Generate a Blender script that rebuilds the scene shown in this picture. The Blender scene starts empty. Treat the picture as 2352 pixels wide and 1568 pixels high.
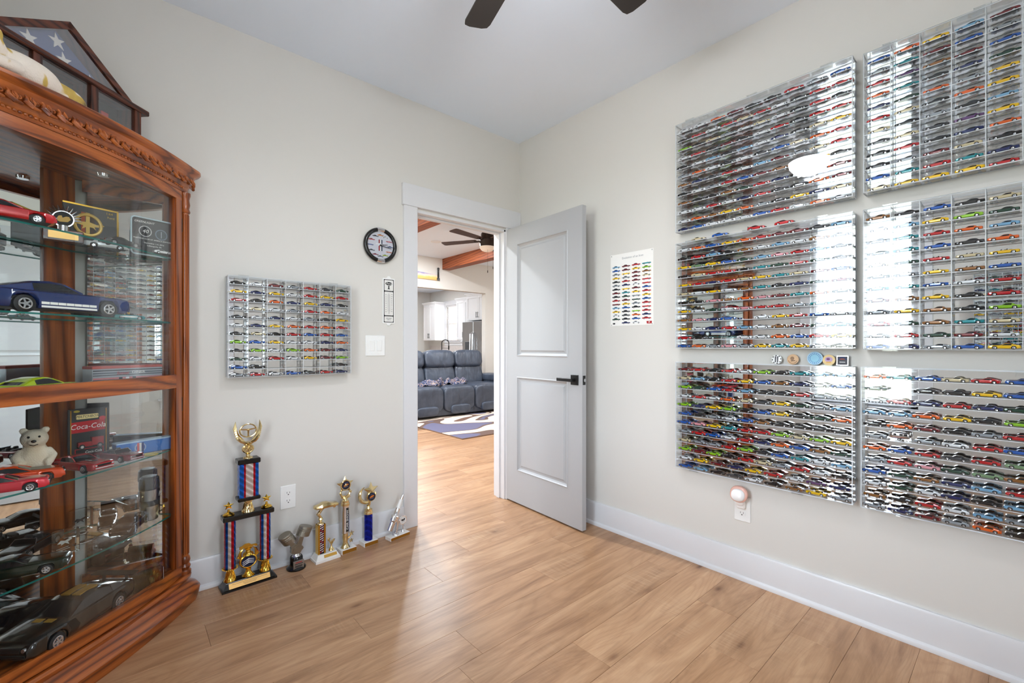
import bpy, math, random
import numpy as np
from mathutils import Matrix, Vector, Euler
PI = math.pi
random.seed(7)
scene = bpy.context.scene
COL = scene.collection

# ------------------------------------------------------------------ camera
cam_d = bpy.data.cameras.new('camera')
cam = bpy.data.objects.new('camera', cam_d)
COL.objects.link(cam)
cam_d.sensor_width = 36.0
cam_d.lens = 36.0 * 1025.0 / 2352.0
cam_d.shift_y = 12.0 / 2352.0
cam_d.clip_start = 0.02
cam.location = (-2.332, -2.590, 1.156)
cam.rotation_euler = (PI / 2, 0, math.radians(48.9 - 90.0))
scene.camera = cam

# ------------------------------------------------------------------ view and sky
vs = scene.view_settings
vs.view_transform = 'Standard'
vs.look = 'None'
vs.gamma = 1.0
vs.use_curve_mapping = False
vs.exposure = 1.53
scene.cycles.use_denoising = True
scene.cycles.max_bounces = 16
scene.cycles.diffuse_bounces = 10
scene.cycles.glossy_bounces = 6
scene.cycles.transmission_bounces = 6
scene.cycles.transparent_max_bounces = 40
scene.cycles.sample_clamp_indirect = 6.0
scene.cycles.caustics_reflective = False
scene.cycles.caustics_refractive = False
try:
    scene.cycles.use_light_tree = True
except Exception:
    pass

world = bpy.data.worlds.new('daylight_sky')
scene.world = world
world.use_nodes = True
wn = world.node_tree
wn.nodes.clear()
wo = wn.nodes.new('ShaderNodeOutputWorld')
wb = wn.nodes.new('ShaderNodeBackground')
wt = wn.nodes.new('ShaderNodeTexCoord')
ws = wn.nodes.new('ShaderNodeSeparateXYZ')
wr = wn.nodes.new('ShaderNodeValToRGB')
wm = wn.nodes.new('ShaderNodeMapRange')
wm.inputs[1].default_value = -0.3
wm.inputs[2].default_value = 0.5
wn.links.new(wt.outputs['Generated'], ws.inputs[0])
wn.links.new(ws.outputs['Z'], wm.inputs[0])
wn.links.new(wm.outputs[0], wr.inputs[0])
els = wr.color_ramp.elements
els[0].position = 0.0; els[0].color = (0.34, 0.36, 0.31, 1)
els[1].position = 1.0; els[1].color = (0.74, 0.86, 1.0, 1)
e = els.new(0.36); e.color = (0.46, 0.49, 0.42, 1)
e = els.new(0.42); e.color = (0.86, 0.93, 1.0, 1)
wn.links.new(wr.outputs[0], wb.inputs[0])
SKY = 8.5
wb.inputs[1].default_value = SKY
wn.links.new(wb.outputs[0], wo.inputs[0])

LAMP_ON = 30.0        # fan bowl glow
DOWN = 24.0           # watts of each recessed lamp
ROOM_W = -2.800       # inner face of the wall opposite the cases
ROOM_B = -3.35        # inner face of the wall behind
H = 2.74              # ceiling

def portal(name, loc, rot, sx, sy):
    """light portal in a window opening: guides sky sampling, gives no light of its own"""
    l = bpy.data.lights.new(name, 'AREA'); l.shape = 'RECTANGLE'; l.size = sx; l.size_y = sy
    l.cycles.is_portal = True
    o = bpy.data.objects.new(name, l); COL.objects.link(o); o.location = loc; o.rotation_euler = rot
portal('window_portal', (ROOM_W - 0.11, -1.605, 1.46), (0, -PI/2, 0), 1.68, 0.79)
portal('window_portal', (4.86, 8.05, 1.82), (0, PI/2, 0), 1.05, 0.72)
portal('window_portal', (-3.11, 2.4, 1.5), (0, -PI/2, 0), 1.3, 1.6)
portal('window_portal', (-1.71, ROOM_B - 0.11, 1.46), (PI/2, 0, 0), 0.48, 1.68)

# ------------------------------------------------------------------ helpers
def srgb(r, g, b):
    def f(c):
        c /= 255.0
        return c / 12.92 if c <= 0.04045 else ((c + 0.055) / 1.055) ** 2.4
    return (f(r), f(g), f(b), 1.0)

class N:
    """tiny node-graph helper"""
    def __init__(s, name):
        s.m = bpy.data.materials.new(name); s.m.use_nodes = True
        s.t = s.m.node_tree; s.t.nodes.clear()
        s.out = s.t.nodes.new('ShaderNodeOutputMaterial')
    def n(s, typ, ins=None, **props):
        x = s.t.nodes.new(typ)
        for k, v in props.items(): setattr(x, k, v)
        for k, v in (ins or {}).items():
            if isinstance(v, tuple) and len(v) == 2 and hasattr(v[0], 'outputs'):
                s.t.links.new(v[0].outputs[v[1]], x.inputs[k])
            elif hasattr(v, 'outputs'):
                s.t.links.new(v.outputs[0], x.inputs[k])
            else:
                x.inputs[k].default_value = v
        return x
    def ramp(s, src, stops, interp='LINEAR'):
        r = s.n('ShaderNodeValToRGB', {0: src})
        r.color_ramp.interpolation = interp
        el = r.color_ramp.elements
        el[0].position, el[0].color = stops[0]
        el[1].position, el[1].color = stops[-1]
        for p, c in stops[1:-1]:
            q = el.new(p); q.color = c
        return r
    def mix(s, fac, a, b, mode='MIX'):
        x = s.n('ShaderNodeMix', data_type='RGBA', blend_type=mode)
        for key, v in ((0, fac), (6, a), (7, b)):
            if isinstance(v, tuple) and len(v) == 2 and hasattr(v[0], 'outputs'):
                s.t.links.new(v[0].outputs[v[1]], x.inputs[key])
            elif hasattr(v, 'outputs'):
                o = v.outputs[2] if v.bl_idname == 'ShaderNodeMix' else v.outputs[0]
                s.t.links.new(o, x.inputs[key])
            else:
                x.inputs[key].default_value = v
        return (x, 2)
    def done(s, sh, disp=None):
        s.t.links.new(sh.outputs[0], s.out.inputs[0])
        return s.m
    def pbr(s, col, rough=0.5, metal=0.0, spec=0.5, normal=None, coat=0.0, emit=None, es=0.0):
        ins = {'Base Color': col, 'Roughness': rough, 'Metallic': metal, 'Specular IOR Level': spec}
        if coat: ins['Coat Weight'] = coat; ins['Coat Roughness'] = 0.05
        if normal is not None: ins['Normal'] = normal
        if emit: ins['Emission Color'] = emit; ins['Emission Strength'] = es
        return s.n('ShaderNodeBsdfPrincipled', ins)
    def bump(s, h, st=0.2, d=0.002):
        return s.n('ShaderNodeBump', {'Height': h, 'Strength': st, 'Distance': d})

MATS = {}
def plain(name, rgb, rough=0.5, metal=0.0, spec=0.5, coat=0.0, noise=0.0):
    """simple procedural material with a breath of noise in colour and gloss"""
    if name in MATS: return MATS[name]
    g = N(name)
    c = srgb(*rgb)
    tc = g.n('ShaderNodeTexCoord')
    nz = g.n('ShaderNodeTexNoise', {'Vector': (tc, 'Object'), 'Scale': 18.0, 'Detail': 3.0})
    k = 0.04 + noise
    col = g.mix((nz, 0), tuple(max(0, x * (1 - k)) for x in c[:3]) + (1,), tuple(min(1, x * (1 + k)) for x in c[:3]) + (1,))
    m = g.done(g.pbr(col, rough, metal, spec, coat=coat))
    MATS[name] = m
    return m

def glow(name, rgb, strength):
    if name in MATS: return MATS[name]
    g = N(name)
    m = g.done(g.n('ShaderNodeEmission', {0: srgb(*rgb), 1: strength}))
    MATS[name] = m
    return m

class MB:
    """mesh builder: collects shapes, then links ONE mesh object"""
    def __init__(s): s.v = []; s.f = []; s.m = []
    def add(s, vs_, fs, mi=0, M=None):
        o = len(s.v)
        if M is not None: vs_ = [tuple(M @ Vector(p)) for p in vs_]
        s.v.extend([tuple(p) for p in vs_])
        s.f.extend([tuple(i + o for i in f) for f in fs])
        s.m.extend([mi] * len(fs))
        return s
    def box(s, x0, y0, z0, x1, y1, z1, mi=0, M=None):
        return s.add([(x0,y0,z0),(x1,y0,z0),(x1,y1,z0),(x0,y1,z0),(x0,y0,z1),(x1,y0,z1),(x1,y1,z1),(x0,y1,z1)],
                     [(0,3,2,1),(4,5,6,7),(0,1,5,4),(1,2,6,5),(2,3,7,6),(3,0,4,7)], mi, M)
    def cbox(s, x0, y0, z0, x1, y1, z1, b=0.003, mi=0, M=None):
        """box with chamfered edges"""
        b = min(b, (x1-x0)*.45, (y1-y0)*.45, (z1-z0)*.45)
        vs_ = []; idx = {}
        for ix in (0,1):
            for iy in (0,1):
                for iz in (0,1):
                    X = (x0,x1)[ix]; Y = (y0,y1)[iy]; Z = (z0,z1)[iz]
                    dx = b if ix == 0 else -b; dy = b if iy == 0 else -b; dz = b if iz == 0 else -b
                    for a, p in (('x',(X,Y+dy,Z+dz)),('y',(X+dx,Y,Z+dz)),('z',(X+dx,Y+dy,Z))):
                        idx[(ix,iy,iz,a)] = len(vs_); vs_.append(p)
        g = lambda *k: idx[k]
        fs = []
        for i in (0,1):
            q = [g(i,0,0,'x'),g(i,1,0,'x'),g(i,1,1,'x'),g(i,0,1,'x')]; fs.append(q if i else q[::-1])
            q = [g(0,i,0,'y'),g(1,i,0,'y'),g(1,i,1,'y'),g(0,i,1,'y')]; fs.append(q[::-1] if i else q)
            q = [g(0,0,i,'z'),g(1,0,i,'z'),g(1,1,i,'z'),g(0,1,i,'z')]; fs.append(q if i else q[::-1])
        for i in (0,1):
            for j in (0,1):
                fs.append([g(i,j,0,'x'),g(i,j,0,'y'),g(i,j,1,'y'),g(i,j,1,'x')] if i != j else [g(i,j,0,'y'),g(i,j,0,'x'),g(i,j,1,'x'),g(i,j,1,'y')])
                fs.append([g(i,0,j,'z'),g(i,0,j,'x'),g(i,1,j,'x'),g(i,1,j,'z')] if i == j else [g(i,0,j,'x'),g(i,0,j,'z'),g(i,1,j,'z'),g(i,1,j,'x')])
                fs.append([g(0,i,j,'y'),g(0,i,j,'z'),g(1,i,j,'z'),g(1,i,j,'y')] if i == j else [g(0,i,j,'z'),g(0,i,j,'y'),g(1,i,j,'y'),g(1,i,j,'z')])
                for k in (0,1):
                    t = [g(i,j,k,'x'),g(i,j,k,'y'),g(i,j,k,'z')]
                    fs.append(t if (i+j+k) % 2 else t[::-1])
        return s.add(vs_, fs, mi, M)
    def loft(s, rings, mi=0, cap=True, closed=True, M=None):
        vs_ = [p for r in rings for p in r]; n = len(rings[0]); fs = []
        for i in range(len(rings) - 1):
            for j in range(n if closed else n - 1):
                k = (j + 1) % n
                fs.append((i*n+j, i*n+k, (i+1)*n+k, (i+1)*n+j))
        if cap and closed:
            fs.append(tuple(range(n))[::-1]); fs.append(tuple(range((len(rings)-1)*n, len(rings)*n)))
        return s.add(vs_, fs, mi, M)
    def cyl(s, p0, p1, r0, r1=None, n=16, mi=0, cap=True, M=None):
        return s.tube([p0, p1], [r0, r0 if r1 is None else r1], n, mi, cap, M=M)
    def tube(s, pts, r, n=10, mi=0, cap=True, closed=False, M=None):
        pts = [Vector(p) for p in pts]
        if not isinstance(r, (list, tuple)): r = [r] * len(pts)
        rings = []; prev = None
        for i, p in enumerate(pts):
            a = pts[i-1] if (i > 0 or closed) else p
            b = pts[(i+1) % len(pts)] if (i < len(pts)-1 or closed) else p
            t = (b - a).normalized()
            if prev is None:
                u = t.orthogonal().normalized()
            else:
                u = (prev - t * prev.dot(t))
                u = u.normalized() if u.length > 1e-6 else t.orthogonal().normalized()
            prev = u; w = t.cross(u)
            rings.append([p + (u*math.cos(2*PI*k/n) + w*math.sin(2*PI*k/n)) * r[i] for k in range(n)])
        if closed: rings.append(rings[0]); cap = False
        return s.loft(rings, mi, cap, True, M)
    def lathe(s, prof, n=24, mi=0, c=(0,0,0), M=None):
        rings = [[(c[0]+r*math.cos(2*PI*k/n), c[1]+r*math.sin(2*PI*k/n), c[2]+z) for k in range(n)] for r, z in prof]
        return s.loft(rings, mi, True, True, M)
    def prism(s, poly, d0, d1, axis='z', mi=0, M=None):
        """extrude a 2-D polygon along an axis: z->(x,y), y->(x,z), x->(y,z)"""
        def P(p, d):
            return (p[0],p[1],d) if axis == 'z' else ((p[0],d,p[1]) if axis == 'y' else (d,p[0],p[1]))
        n = len(poly)
        vs_ = [P(p, d0) for p in poly] + [P(p, d1) for p in poly]
        fs = [tuple(range(n))[::-1], tuple(range(n, 2*n))] + [(i,(i+1)%n,(i+1)%n+n,i+n) for i in range(n)]
        return s.add(vs_, fs, mi, M)
    def sell(s, c, sz, e=0.4, e2=None, nu=24, nv=14, mi=0, M=None):
        """superellipsoid: soft box; e small = boxy, 1 = ellipsoid"""
        e2 = e if e2 is None else e2
        sg = lambda v, k: math.copysign(abs(v) ** k, v)
        rings = []
        for i in range(nv + 1):
            a = -PI/2 + PI * i / nv
            ca = max(sg(math.cos(a), e), 0.0) if 0 < i < nv else 0.0005
            z = sg(math.sin(a), e)
            rings.append([(c[0]+sz[0]*ca*sg(math.cos(2*PI*k/nu), e2), c[1]+sz[1]*ca*sg(math.sin(2*PI*k/nu), e2), c[2]+sz[2]*z) for k in range(nu)])
        return s.loft(rings, mi, True, True, M)
    def torus(s, c, R, r, nu=32, nv=10, axis='z', mi=0, M=None, a0=0.0, a1=2*PI):
        pts = []
        full = abs(a1 - a0 - 2*PI) < 1e-6
        for i in range(nu if full else nu + 1):
            a = a0 + (a1-a0) * i / nu
            u, v = R*math.cos(a), R*math.sin(a)
            pts.append((c[0]+u, c[1]+v, c[2]) if axis == 'z' else ((c[0]+u, c[1], c[2]+v) if axis == 'y' else (c[0], c[1]+u, c[2]+v)))
        return s.tube(pts, r, nv, mi, True, full, M)
    def mesh(s, name, mats, sharp=35):
        me = bpy.data.meshes.new(name)
        me.from_pydata(s.v, [], s.f)
        for m in (mats if isinstance(mats, (list, tuple)) else [mats]): me.materials.append(m)
        me.polygons.foreach_set('material_index', s.m)
        me.polygons.foreach_set('use_smooth', [True] * len(s.f))
        me.update()
        if sharp is not None:
            try: me.set_sharp_from_angle(angle=math.radians(sharp))
            except Exception: pass
        return me
    def build(s, name, mats, parent=None, loc=(0,0,0), rot=(0,0,0), sharp=35):
        return obj(name, s.mesh(name, mats, sharp), parent, loc, rot)

def obj(name, data, parent=None, loc=(0,0,0), rot=(0,0,0), scale=None):
    o = bpy.data.objects.new(name, data)
    COL.objects.link(o)
    o.location = loc; o.rotation_euler = rot
    if scale is not None: o.scale = (scale,)*3 if not isinstance(scale, (tuple, list)) else scale
    if parent is not None: o.parent = parent
    return o

def tag(o, label, cat, group=None, kind=None):
    o['label'] = label; o['category'] = cat
    if group: o['group'] = group
    if kind: o['kind'] = kind
    return o
def thing(name, label, cat, loc=(0,0,0), rot=(0,0,0), group=None):
    o = obj(name, None, None, loc, rot)
    o.empty_display_size = 0.05
    return tag(o, label, cat, group)
def struct(o, label=None, cat=None):
    o['kind'] = 'structure'
    if label: o['label'] = label
    if cat: o['category'] = cat
    return o
def text(s_, size, loc, rot, mat, parent, name='lettering', ext=0.0002, sx=1.0, shear=0.0, align='CENTER'):
    c = bpy.data.curves.new(name, 'FONT')
    c.body = s_; c.size = size; c.extrude = ext; c.align_x = align; c.align_y = 'CENTER'; c.resolution_u = 2
    c.shear = shear
    c.materials.append(mat)
    tmp = bpy.data.objects.new('tmp_text', c)
    me = bpy.data.meshes.new_from_object(tmp)
    bpy.data.objects.remove(tmp); bpy.data.curves.remove(c)
    me.name = name
    o = obj(name, me, parent, loc, rot)
    o.scale = (sx, 1, 1)
    return o
def arc(c, r, a0, a1, n):
    return [(c[0]+r*math.cos(a0+(a1-a0)*i/n), c[1]+r*math.sin(a0+(a1-a0)*i/n)) for i in range(n+1)]
def star(r, q=0.42, n=5, a=PI/2, c=(0,0)):
    return [(c[0]+(r if i % 2 == 0 else r*q)*math.cos(a+PI*i/n), c[1]+(r if i % 2 == 0 else r*q)*math.sin(a+PI*i/n)) for i in range(2*n)]

# ------------------------------------------------------------------ materials
def m_wall(name, rgb, rough=0.75):
    g = N(name); tc = g.n('ShaderNodeTexCoord'); c = srgb(*rgb)
    nz = g.n('ShaderNodeTexNoise', {'Vector': (tc, 'Object'), 'Scale': 140.0, 'Detail': 4.0})
    n2 = g.n('ShaderNodeTexNoise', {'Vector': (tc, 'Object'), 'Scale': 1.3, 'Detail': 2.0})
    col = g.mix((n2, 0), tuple(x*.985 for x in c[:3])+(1,), tuple(min(1,x*1.015) for x in c[:3])+(1,))
    return g.done(g.pbr(col, rough, 0, 0.3, g.bump((nz, 0), 0.08, 0.001)))
WALL = m_wall('greige_wall_paint', (215, 212, 206))
CEIL = m_wall('white_ceiling_paint', (232, 241, 252), 0.85)
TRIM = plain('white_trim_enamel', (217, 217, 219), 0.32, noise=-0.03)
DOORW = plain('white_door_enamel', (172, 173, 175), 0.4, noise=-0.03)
BLACKM = plain('matte_black_metal', (22, 22, 23), 0.42, 0.3)
STEEL = plain('polished_chrome', (225, 225, 228), 0.12, 1.0)
BRUSH = plain('brushed_steel', (176, 178, 181), 0.32, 1.0)
GOLD = plain('gold_plated_plastic', (226, 182, 76), 0.16, 1.0)
PGOLD = plain('pale_gold_plastic', (222, 200, 150), 0.14, 1.0)
BLACKP = plain('black_gloss_plastic', (18, 17, 17), 0.18)
DARKI = plain('dark_interior', (26, 25, 26), 0.6)
RUBBER = plain('black_rubber', (24, 24, 25), 0.55)
RIM = plain('chromed_rim', (205, 206, 210), 0.2, 0.9)
WHITEP = plain('white_plastic', (238, 238, 236), 0.3, noise=-0.03)
MARBLE = plain('white_marble', (236, 234, 230), 0.22, noise=0.02)
PAPER = plain('white_paper', (240, 238, 234), 0.7, noise=-0.03)
INK = plain('black_ink', (28, 28, 30), 0.5)
REDINK = plain('red_ink', (190, 30, 34), 0.45)
CREAMP = plain('cream_print', (240, 226, 190), 0.5)
BLUEP = plain('blue_print', (34, 110, 190), 0.35)
GREYP = plain('grey_print', (150, 152, 156), 0.5)

def m_wood(name, dark, mid, light, axis=0, rough=0.3, scale=1.0, coat=0.3, rings=6.0):
    """oak-like grain that runs along the given local axis"""
    g = N(name); tc = g.n('ShaderNodeTexCoord'); oi = g.n('ShaderNodeObjectInfo')
    rnd = g.n('ShaderNodeMath', {0: (oi, 'Random'), 1: 37.0}, operation='MULTIPLY')
    off = g.n('ShaderNodeVectorMath', {0: (tc, 'Object'), 1: rnd}, operation='ADD')
    sc = [9.0*scale]*3; sc[axis] = 0.7*scale
    mp = g.n('ShaderNodeMapping', {0: off, 3: tuple(sc)})
    wv = g.n('ShaderNodeTexWave', {'Vector': mp, 'Scale': rings*.4, 'Distortion': 5.0, 'Detail': 3.0, 'Detail Scale': 1.2}, wave_type='BANDS', bands_direction='DIAGONAL')
    sc2 = [160.0*scale]*3; sc2[axis] = 5.0*scale
    mp2 = g.n('ShaderNodeMapping', {0: off, 3: tuple(sc2)})
    nz = g.n('ShaderNodeTexNoise', {'Vector': mp2, 'Scale': 1.0, 'Detail': 4.0})
    a = g.ramp((wv, 1), [(0.0, srgb(*dark)), (0.22, srgb(*mid)), (1.0, srgb(*light))])
    b = g.ramp((nz, 0), [(0.35, (.55,.55,.55,1)), (0.6, (1,1,1,1))])
    col = g.mix(0.55, a, b, 'MULTIPLY')
    return g.done(g.pbr(col, rough, 0, 0.5, g.bump((nz, 0), 0.12, 0.001), coat=coat))
OAK_X = m_wood('honey_oak_across', (106, 48, 14), (152, 76, 26), (180, 98, 40), 0, 0.3, 1.0, 0.3, 4.0)
OAK_Z = m_wood('honey_oak_upright', (110, 50, 16), (146, 72, 25), (172, 92, 38), 2, 0.3, 1.0, 0.3, 3.0)
WALNUT = m_wood('dark_walnut', (44, 18, 10), (78, 36, 22), (104, 54, 34), 0, 0.35, 1.0, 0.1)
WALNUT_Z = m_wood('dark_walnut_upright', (44, 18, 10), (78, 36, 22), (104, 54, 34), 2, 0.35, 1.0, 0.1)
BEAM = m_wood('stained_beam', (112, 54, 26), (142, 72, 38), (158, 84, 46), 1, 0.55, 0.8, 0.0, 5.0)

def m_plank():
    g = N('oak_plank_floor'); tc = g.n('ShaderNodeTexCoord'); oi = g.n('ShaderNodeObjectInfo')
    rnd = g.n('ShaderNodeMath', {0: (oi, 'Random'), 1: 91.0}, operation='MULTIPLY')
    off = g.n('ShaderNodeVectorMath', {0: (tc, 'Object'), 1: rnd}, operation='ADD')
    # slow drift of tone along the board, streaks, fine pores
    n1 = g.n('ShaderNodeTexNoise', {'Vector': g.n('ShaderNodeMapping', {0: off, 3: (0.9, 6.5, 1.0)}), 'Scale': 1.5, 'Detail': 6.0, 'Roughness': 0.62, 'Distortion': 1.1})
    n2 = g.n('ShaderNodeTexNoise', {'Vector': g.n('ShaderNodeMapping', {0: off, 3: (5.0, 210.0, 1.0)}), 'Scale': 1.0, 'Detail': 4.0, 'Roughness': 0.7})
    n3 = g.n('ShaderNodeTexNoise', {'Vector': g.n('ShaderNodeMapping', {0: off, 3: (1.3, 34.0, 1.0)}), 'Scale': 1.0, 'Detail': 3.0, 'Distortion': 0.6})
    # cathedral figure: warped contour lines of a slow noise
    nf = g.n('ShaderNodeTexNoise', {'Vector': g.n('ShaderNodeMapping', {0: off, 3: (0.8, 4.0, 1.0)}), 'Scale': 1.1, 'Detail': 1.0, 'Distortion': 0.5})
    ct = g.n('ShaderNodeMath', {0: g.n('ShaderNodeMath', {0: (nf, 0), 1: 150.0}, operation='MULTIPLY')}, operation='SINE')
    cf_ = g.ramp(g.n('ShaderNodeMapRange', {0: ct, 1: -1.0, 2: 1.0}), [(0.0, (.86,.83,.80,1)), (0.45, (1,1,1,1))])
    # dark knots with soft halos
    vo = g.n('ShaderNodeTexVoronoi', {'Vector': g.n('ShaderNodeMapping', {0: off, 3: (2.0, 5.0, 1.0)}), 'Scale': 1.15, 'Randomness': 1.0})
    kn = g.ramp((vo, 0), [(0.0, (0.20,0.13,0.09,1)), (0.03, (0.42,0.33,0.27,1)), (0.09, (0.80,0.76,0.72,1)), (0.24, (1,1,1,1))])
    # faint saw marks across the board
    n4 = g.n('ShaderNodeTexNoise', {'Vector': g.n('ShaderNodeMapping', {0: off, 3: (130.0, 8.0, 1.0)}), 'Scale': 1.0, 'Detail': 2.0})
    n5 = g.n('ShaderNodeTexNoise', {'Vector': g.n('ShaderNodeMapping', {0: off, 3: (1.6, 5.0, 1.0)}), 'Scale': 0.8})
    saw = g.n('ShaderNodeMath', {0: g.ramp((n5, 0), [(0.58, (0,0,0,1)), (0.72, (.36,.36,.36,1))]), 1: g.ramp((n4, 0), [(0.45, (0,0,0,1)), (0.62, (1,1,1,1))])}, operation='MULTIPLY')
    base = g.ramp((n1, 0), [(0.24, srgb(140, 102, 72)), (0.44, srgb(174, 133, 98)), (0.60, srgb(189, 149, 113)), (0.78, srgb(202, 164, 128))])
    c1 = g.mix(0.55, base, g.ramp((n3, 0), [(0.32, (.80,.76,.72,1)), (0.5, (1,1,1,1))]), 'MULTIPLY')
    c2 = g.mix(0.6, (c1[0], 2), cf_, 'MULTIPLY')
    c3 = g.mix(0.35, (c2[0], 2), g.ramp((n2, 0), [(0.3, (.66,.62,.58,1)), (0.55, (1,1,1,1))]), 'MULTIPLY')
    c4 = g.mix(1.0, (c3[0], 2), kn, 'MULTIPLY')
    c5 = g.mix(saw, (c4[0], 2), srgb(206, 176, 144))
    tone = g.ramp((oi, 'Random'), [(0.0, (.90,.885,.875,1)), (0.5, (1.0,.995,.99,1)), (1.0, (1.07,1.07,1.07,1))])
    c6 = g.mix(1.0, (c5[0], 2), tone, 'MULTIPLY')
    return g.done(g.pbr(c6, 0.33, 0, 0.45, g.bump((n2, 0), 0.08, 0.0008)))
PLANK = m_plank()
GROOVE = plain('dark_floor_joint', (126, 94, 68), 0.8)

def m_clear(name, tint, edge=False, refl=1.0):
    g = N(name)
    tr = g.n('ShaderNodeBsdfTransparent', {0: tint})
    gl = g.n('ShaderNodeBsdfGlossy', {0: (1,1,1,1), 1: 0.0 if not edge else 0.25})
    fr = g.n('ShaderNodeFresnel', {0: 1.45})
    fm = g.n('ShaderNodeMath', {0: fr, 1: refl}, operation='MULTIPLY')
    mx = g.n('ShaderNodeMixShader', {0: fm, 1: tr, 2: gl})
    if edge:
        df = g.n('ShaderNodeBsdfDiffuse', {0: edge})
        mx = g.n('ShaderNodeMixShader', {0: 0.8, 1: mx, 2: df})
    return g.done(mx)
ACRYL = m_clear('clear_acrylic', (0.984, 0.990, 0.994, 1), False, 0.5)
ACRYL_EDGE = m_clear('sawn_acrylic_edge', (0.9, 0.95, 1.0, 1), (0.93, 0.95, 0.97, 1))
GLASS = m_clear('clear_glass', (0.97, 0.985, 0.98, 1), False, 0.14)
GLASS_EDGE = m_clear('green_glass_edge', (0.25, 0.55, 0.5, 1), (0.02, 0.16, 0.14, 1))
PANE = m_clear('window_glass', (0.985, 0.99, 0.99, 1), False, 0.3)
g = N('mirror_back'); MIRROR = g.done(g.n('ShaderNodeBsdfGlossy', {0: (0.93, 0.945, 0.95, 1), 1: 0.004}))
g = N('tinted_car_glass'); CARGLASS = g.done(g.pbr(srgb(24, 27, 31), 0.06, 0, 0.6))
g = N('car_paint'); oi = g.n('ShaderNodeObjectInfo'); PAINT = g.done(g.pbr((oi, 'Color'), 0.22, 0.12, 0.5, coat=0.9))
g = N('toy_car_paint_mass'); at = g.n('ShaderNodeAttribute', attribute_name='paint'); PAINT_MASS = g.done(g.pbr((at, 'Color'), 0.22, 0.12, 0.5, coat=0.9))
g = N('flat_colour_print'); at = g.n('ShaderNodeAttribute', attribute_name='paint'); PRINT = g.done(g.pbr((at, 'Color'), 0.55, 0, 0.3))
# ================================================================== STRUCTURE
# ---- floor: slab with one child per plank
f = MB().box(-3.2, -3.6, -0.06, 5.2, 9.6, -0.004).build('floor', [GROOVE])
struct(f, 'light oak plank floor running through both rooms', 'floor')
JOINT = {0: -1.65, 1: -2.075, 2: -1.143, 3: -1.59, 4: -0.72, 5: -1.31, 6: -0.2, 7: -1.005, 8: -0.355, 9: -0.625}
PW, PL = 0.18, 1.22
k = -17
while True:
    # row k spans y1 = -0.17 - 0.18k downwards
    y1 = -0.17 - PW * k; y0 = y1 - PW
    if y1 < ROOM_B - 0.1: break
    if y0 > 3.7: k += 1; continue
    j = JOINT.get(k, -1.0 + ((k * 0.437) % 1.22))
    inside = y0 < 0.0
    xa, xb = (ROOM_W - 0.05, 0.05) if inside else (-1.6, 3.6)
    # boards in the doorway row run through both rooms
    x = j - PL * math.ceil((j - xa) / PL)
    while x < xb:
        a, b = max(x, xa), min(x + PL, xb)
        if b - a > 0.02:
            # lift the origin to the board itself so that the grain differs
            o = MB().cbox(a-(a+b)/2+0.0003, -PW/2+0.0003, -0.012, b-(a+b)/2-0.0003, PW/2-0.0003, 0.0, 0.0006).build('plank', [PLANK], f, ((a+b)/2, (y0+y1)/2, 0))
        x += PL
    k += 1
o = MB().box(-3.1, 3.70, -0.012, 5.0, 9.4, 0.0, 0).build('plank_field', [PLANK], f); o['kind'] = 'stuff'

# ---- display-room ceiling and walls
struct(MB().box(ROOM_W-0.12, ROOM_B-0.12, H, 0.12, 0.0, H+0.1).build('ceiling', [CEIL]), 'flat white ceiling of the display room', 'ceiling')
T = 0.12
def wall_box(name, boxes, label):
    m = MB()
    for b in boxes: m.box(*b)
    return struct(m.build(name, [WALL]), label, 'wall')
DX0, DX1, DZ = -0.905, -0.135, 2.045         # door opening
wall_box('wall_left', [(ROOM_W-T,0,0, DX0,T,2.9), (DX1,0,0, 5.1,T,2.9), (DX0,0,DZ, DX1,T,2.9), (-3.1,0,0, ROOM_W-T,T,2.9)], 'greige wall with the open doorway, clock and switch')
wall_box('wall_right', [(0,ROOM_B-T,0, T,0,H)], 'greige wall covered with display cases')
W1 = (-2.0, -1.21, 0.62, 2.30)               # window in the opposite wall (y0,y1,z0,z1)
wall_box('wall_opposite', [(ROOM_W-T,ROOM_B-T,0, ROOM_W,W1[0],H), (ROOM_W-T,W1[1],0, ROOM_W,0,H), (ROOM_W-T,W1[0],0, ROOM_W,W1[1],W1[2]), (ROOM_W-T,W1[0],W1[3], ROOM_W,W1[1],H)], 'greige wall with a window beside the curio cabinet')
W2 = (-1.95, -1.47, 0.62, 2.30)
wall_box('wall_back', [(ROOM_W,ROOM_B-T,0, W2[0],ROOM_B,H), (W2[1],ROOM_B-T,0, 0,ROOM_B,H), (W2[0],ROOM_B-T,0, W2[1],ROOM_B,W2[2]), (W2[0],ROOM_B-T,W2[3], W2[1],ROOM_B,H)], 'greige wall facing the doorway with a narrow window')

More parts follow.
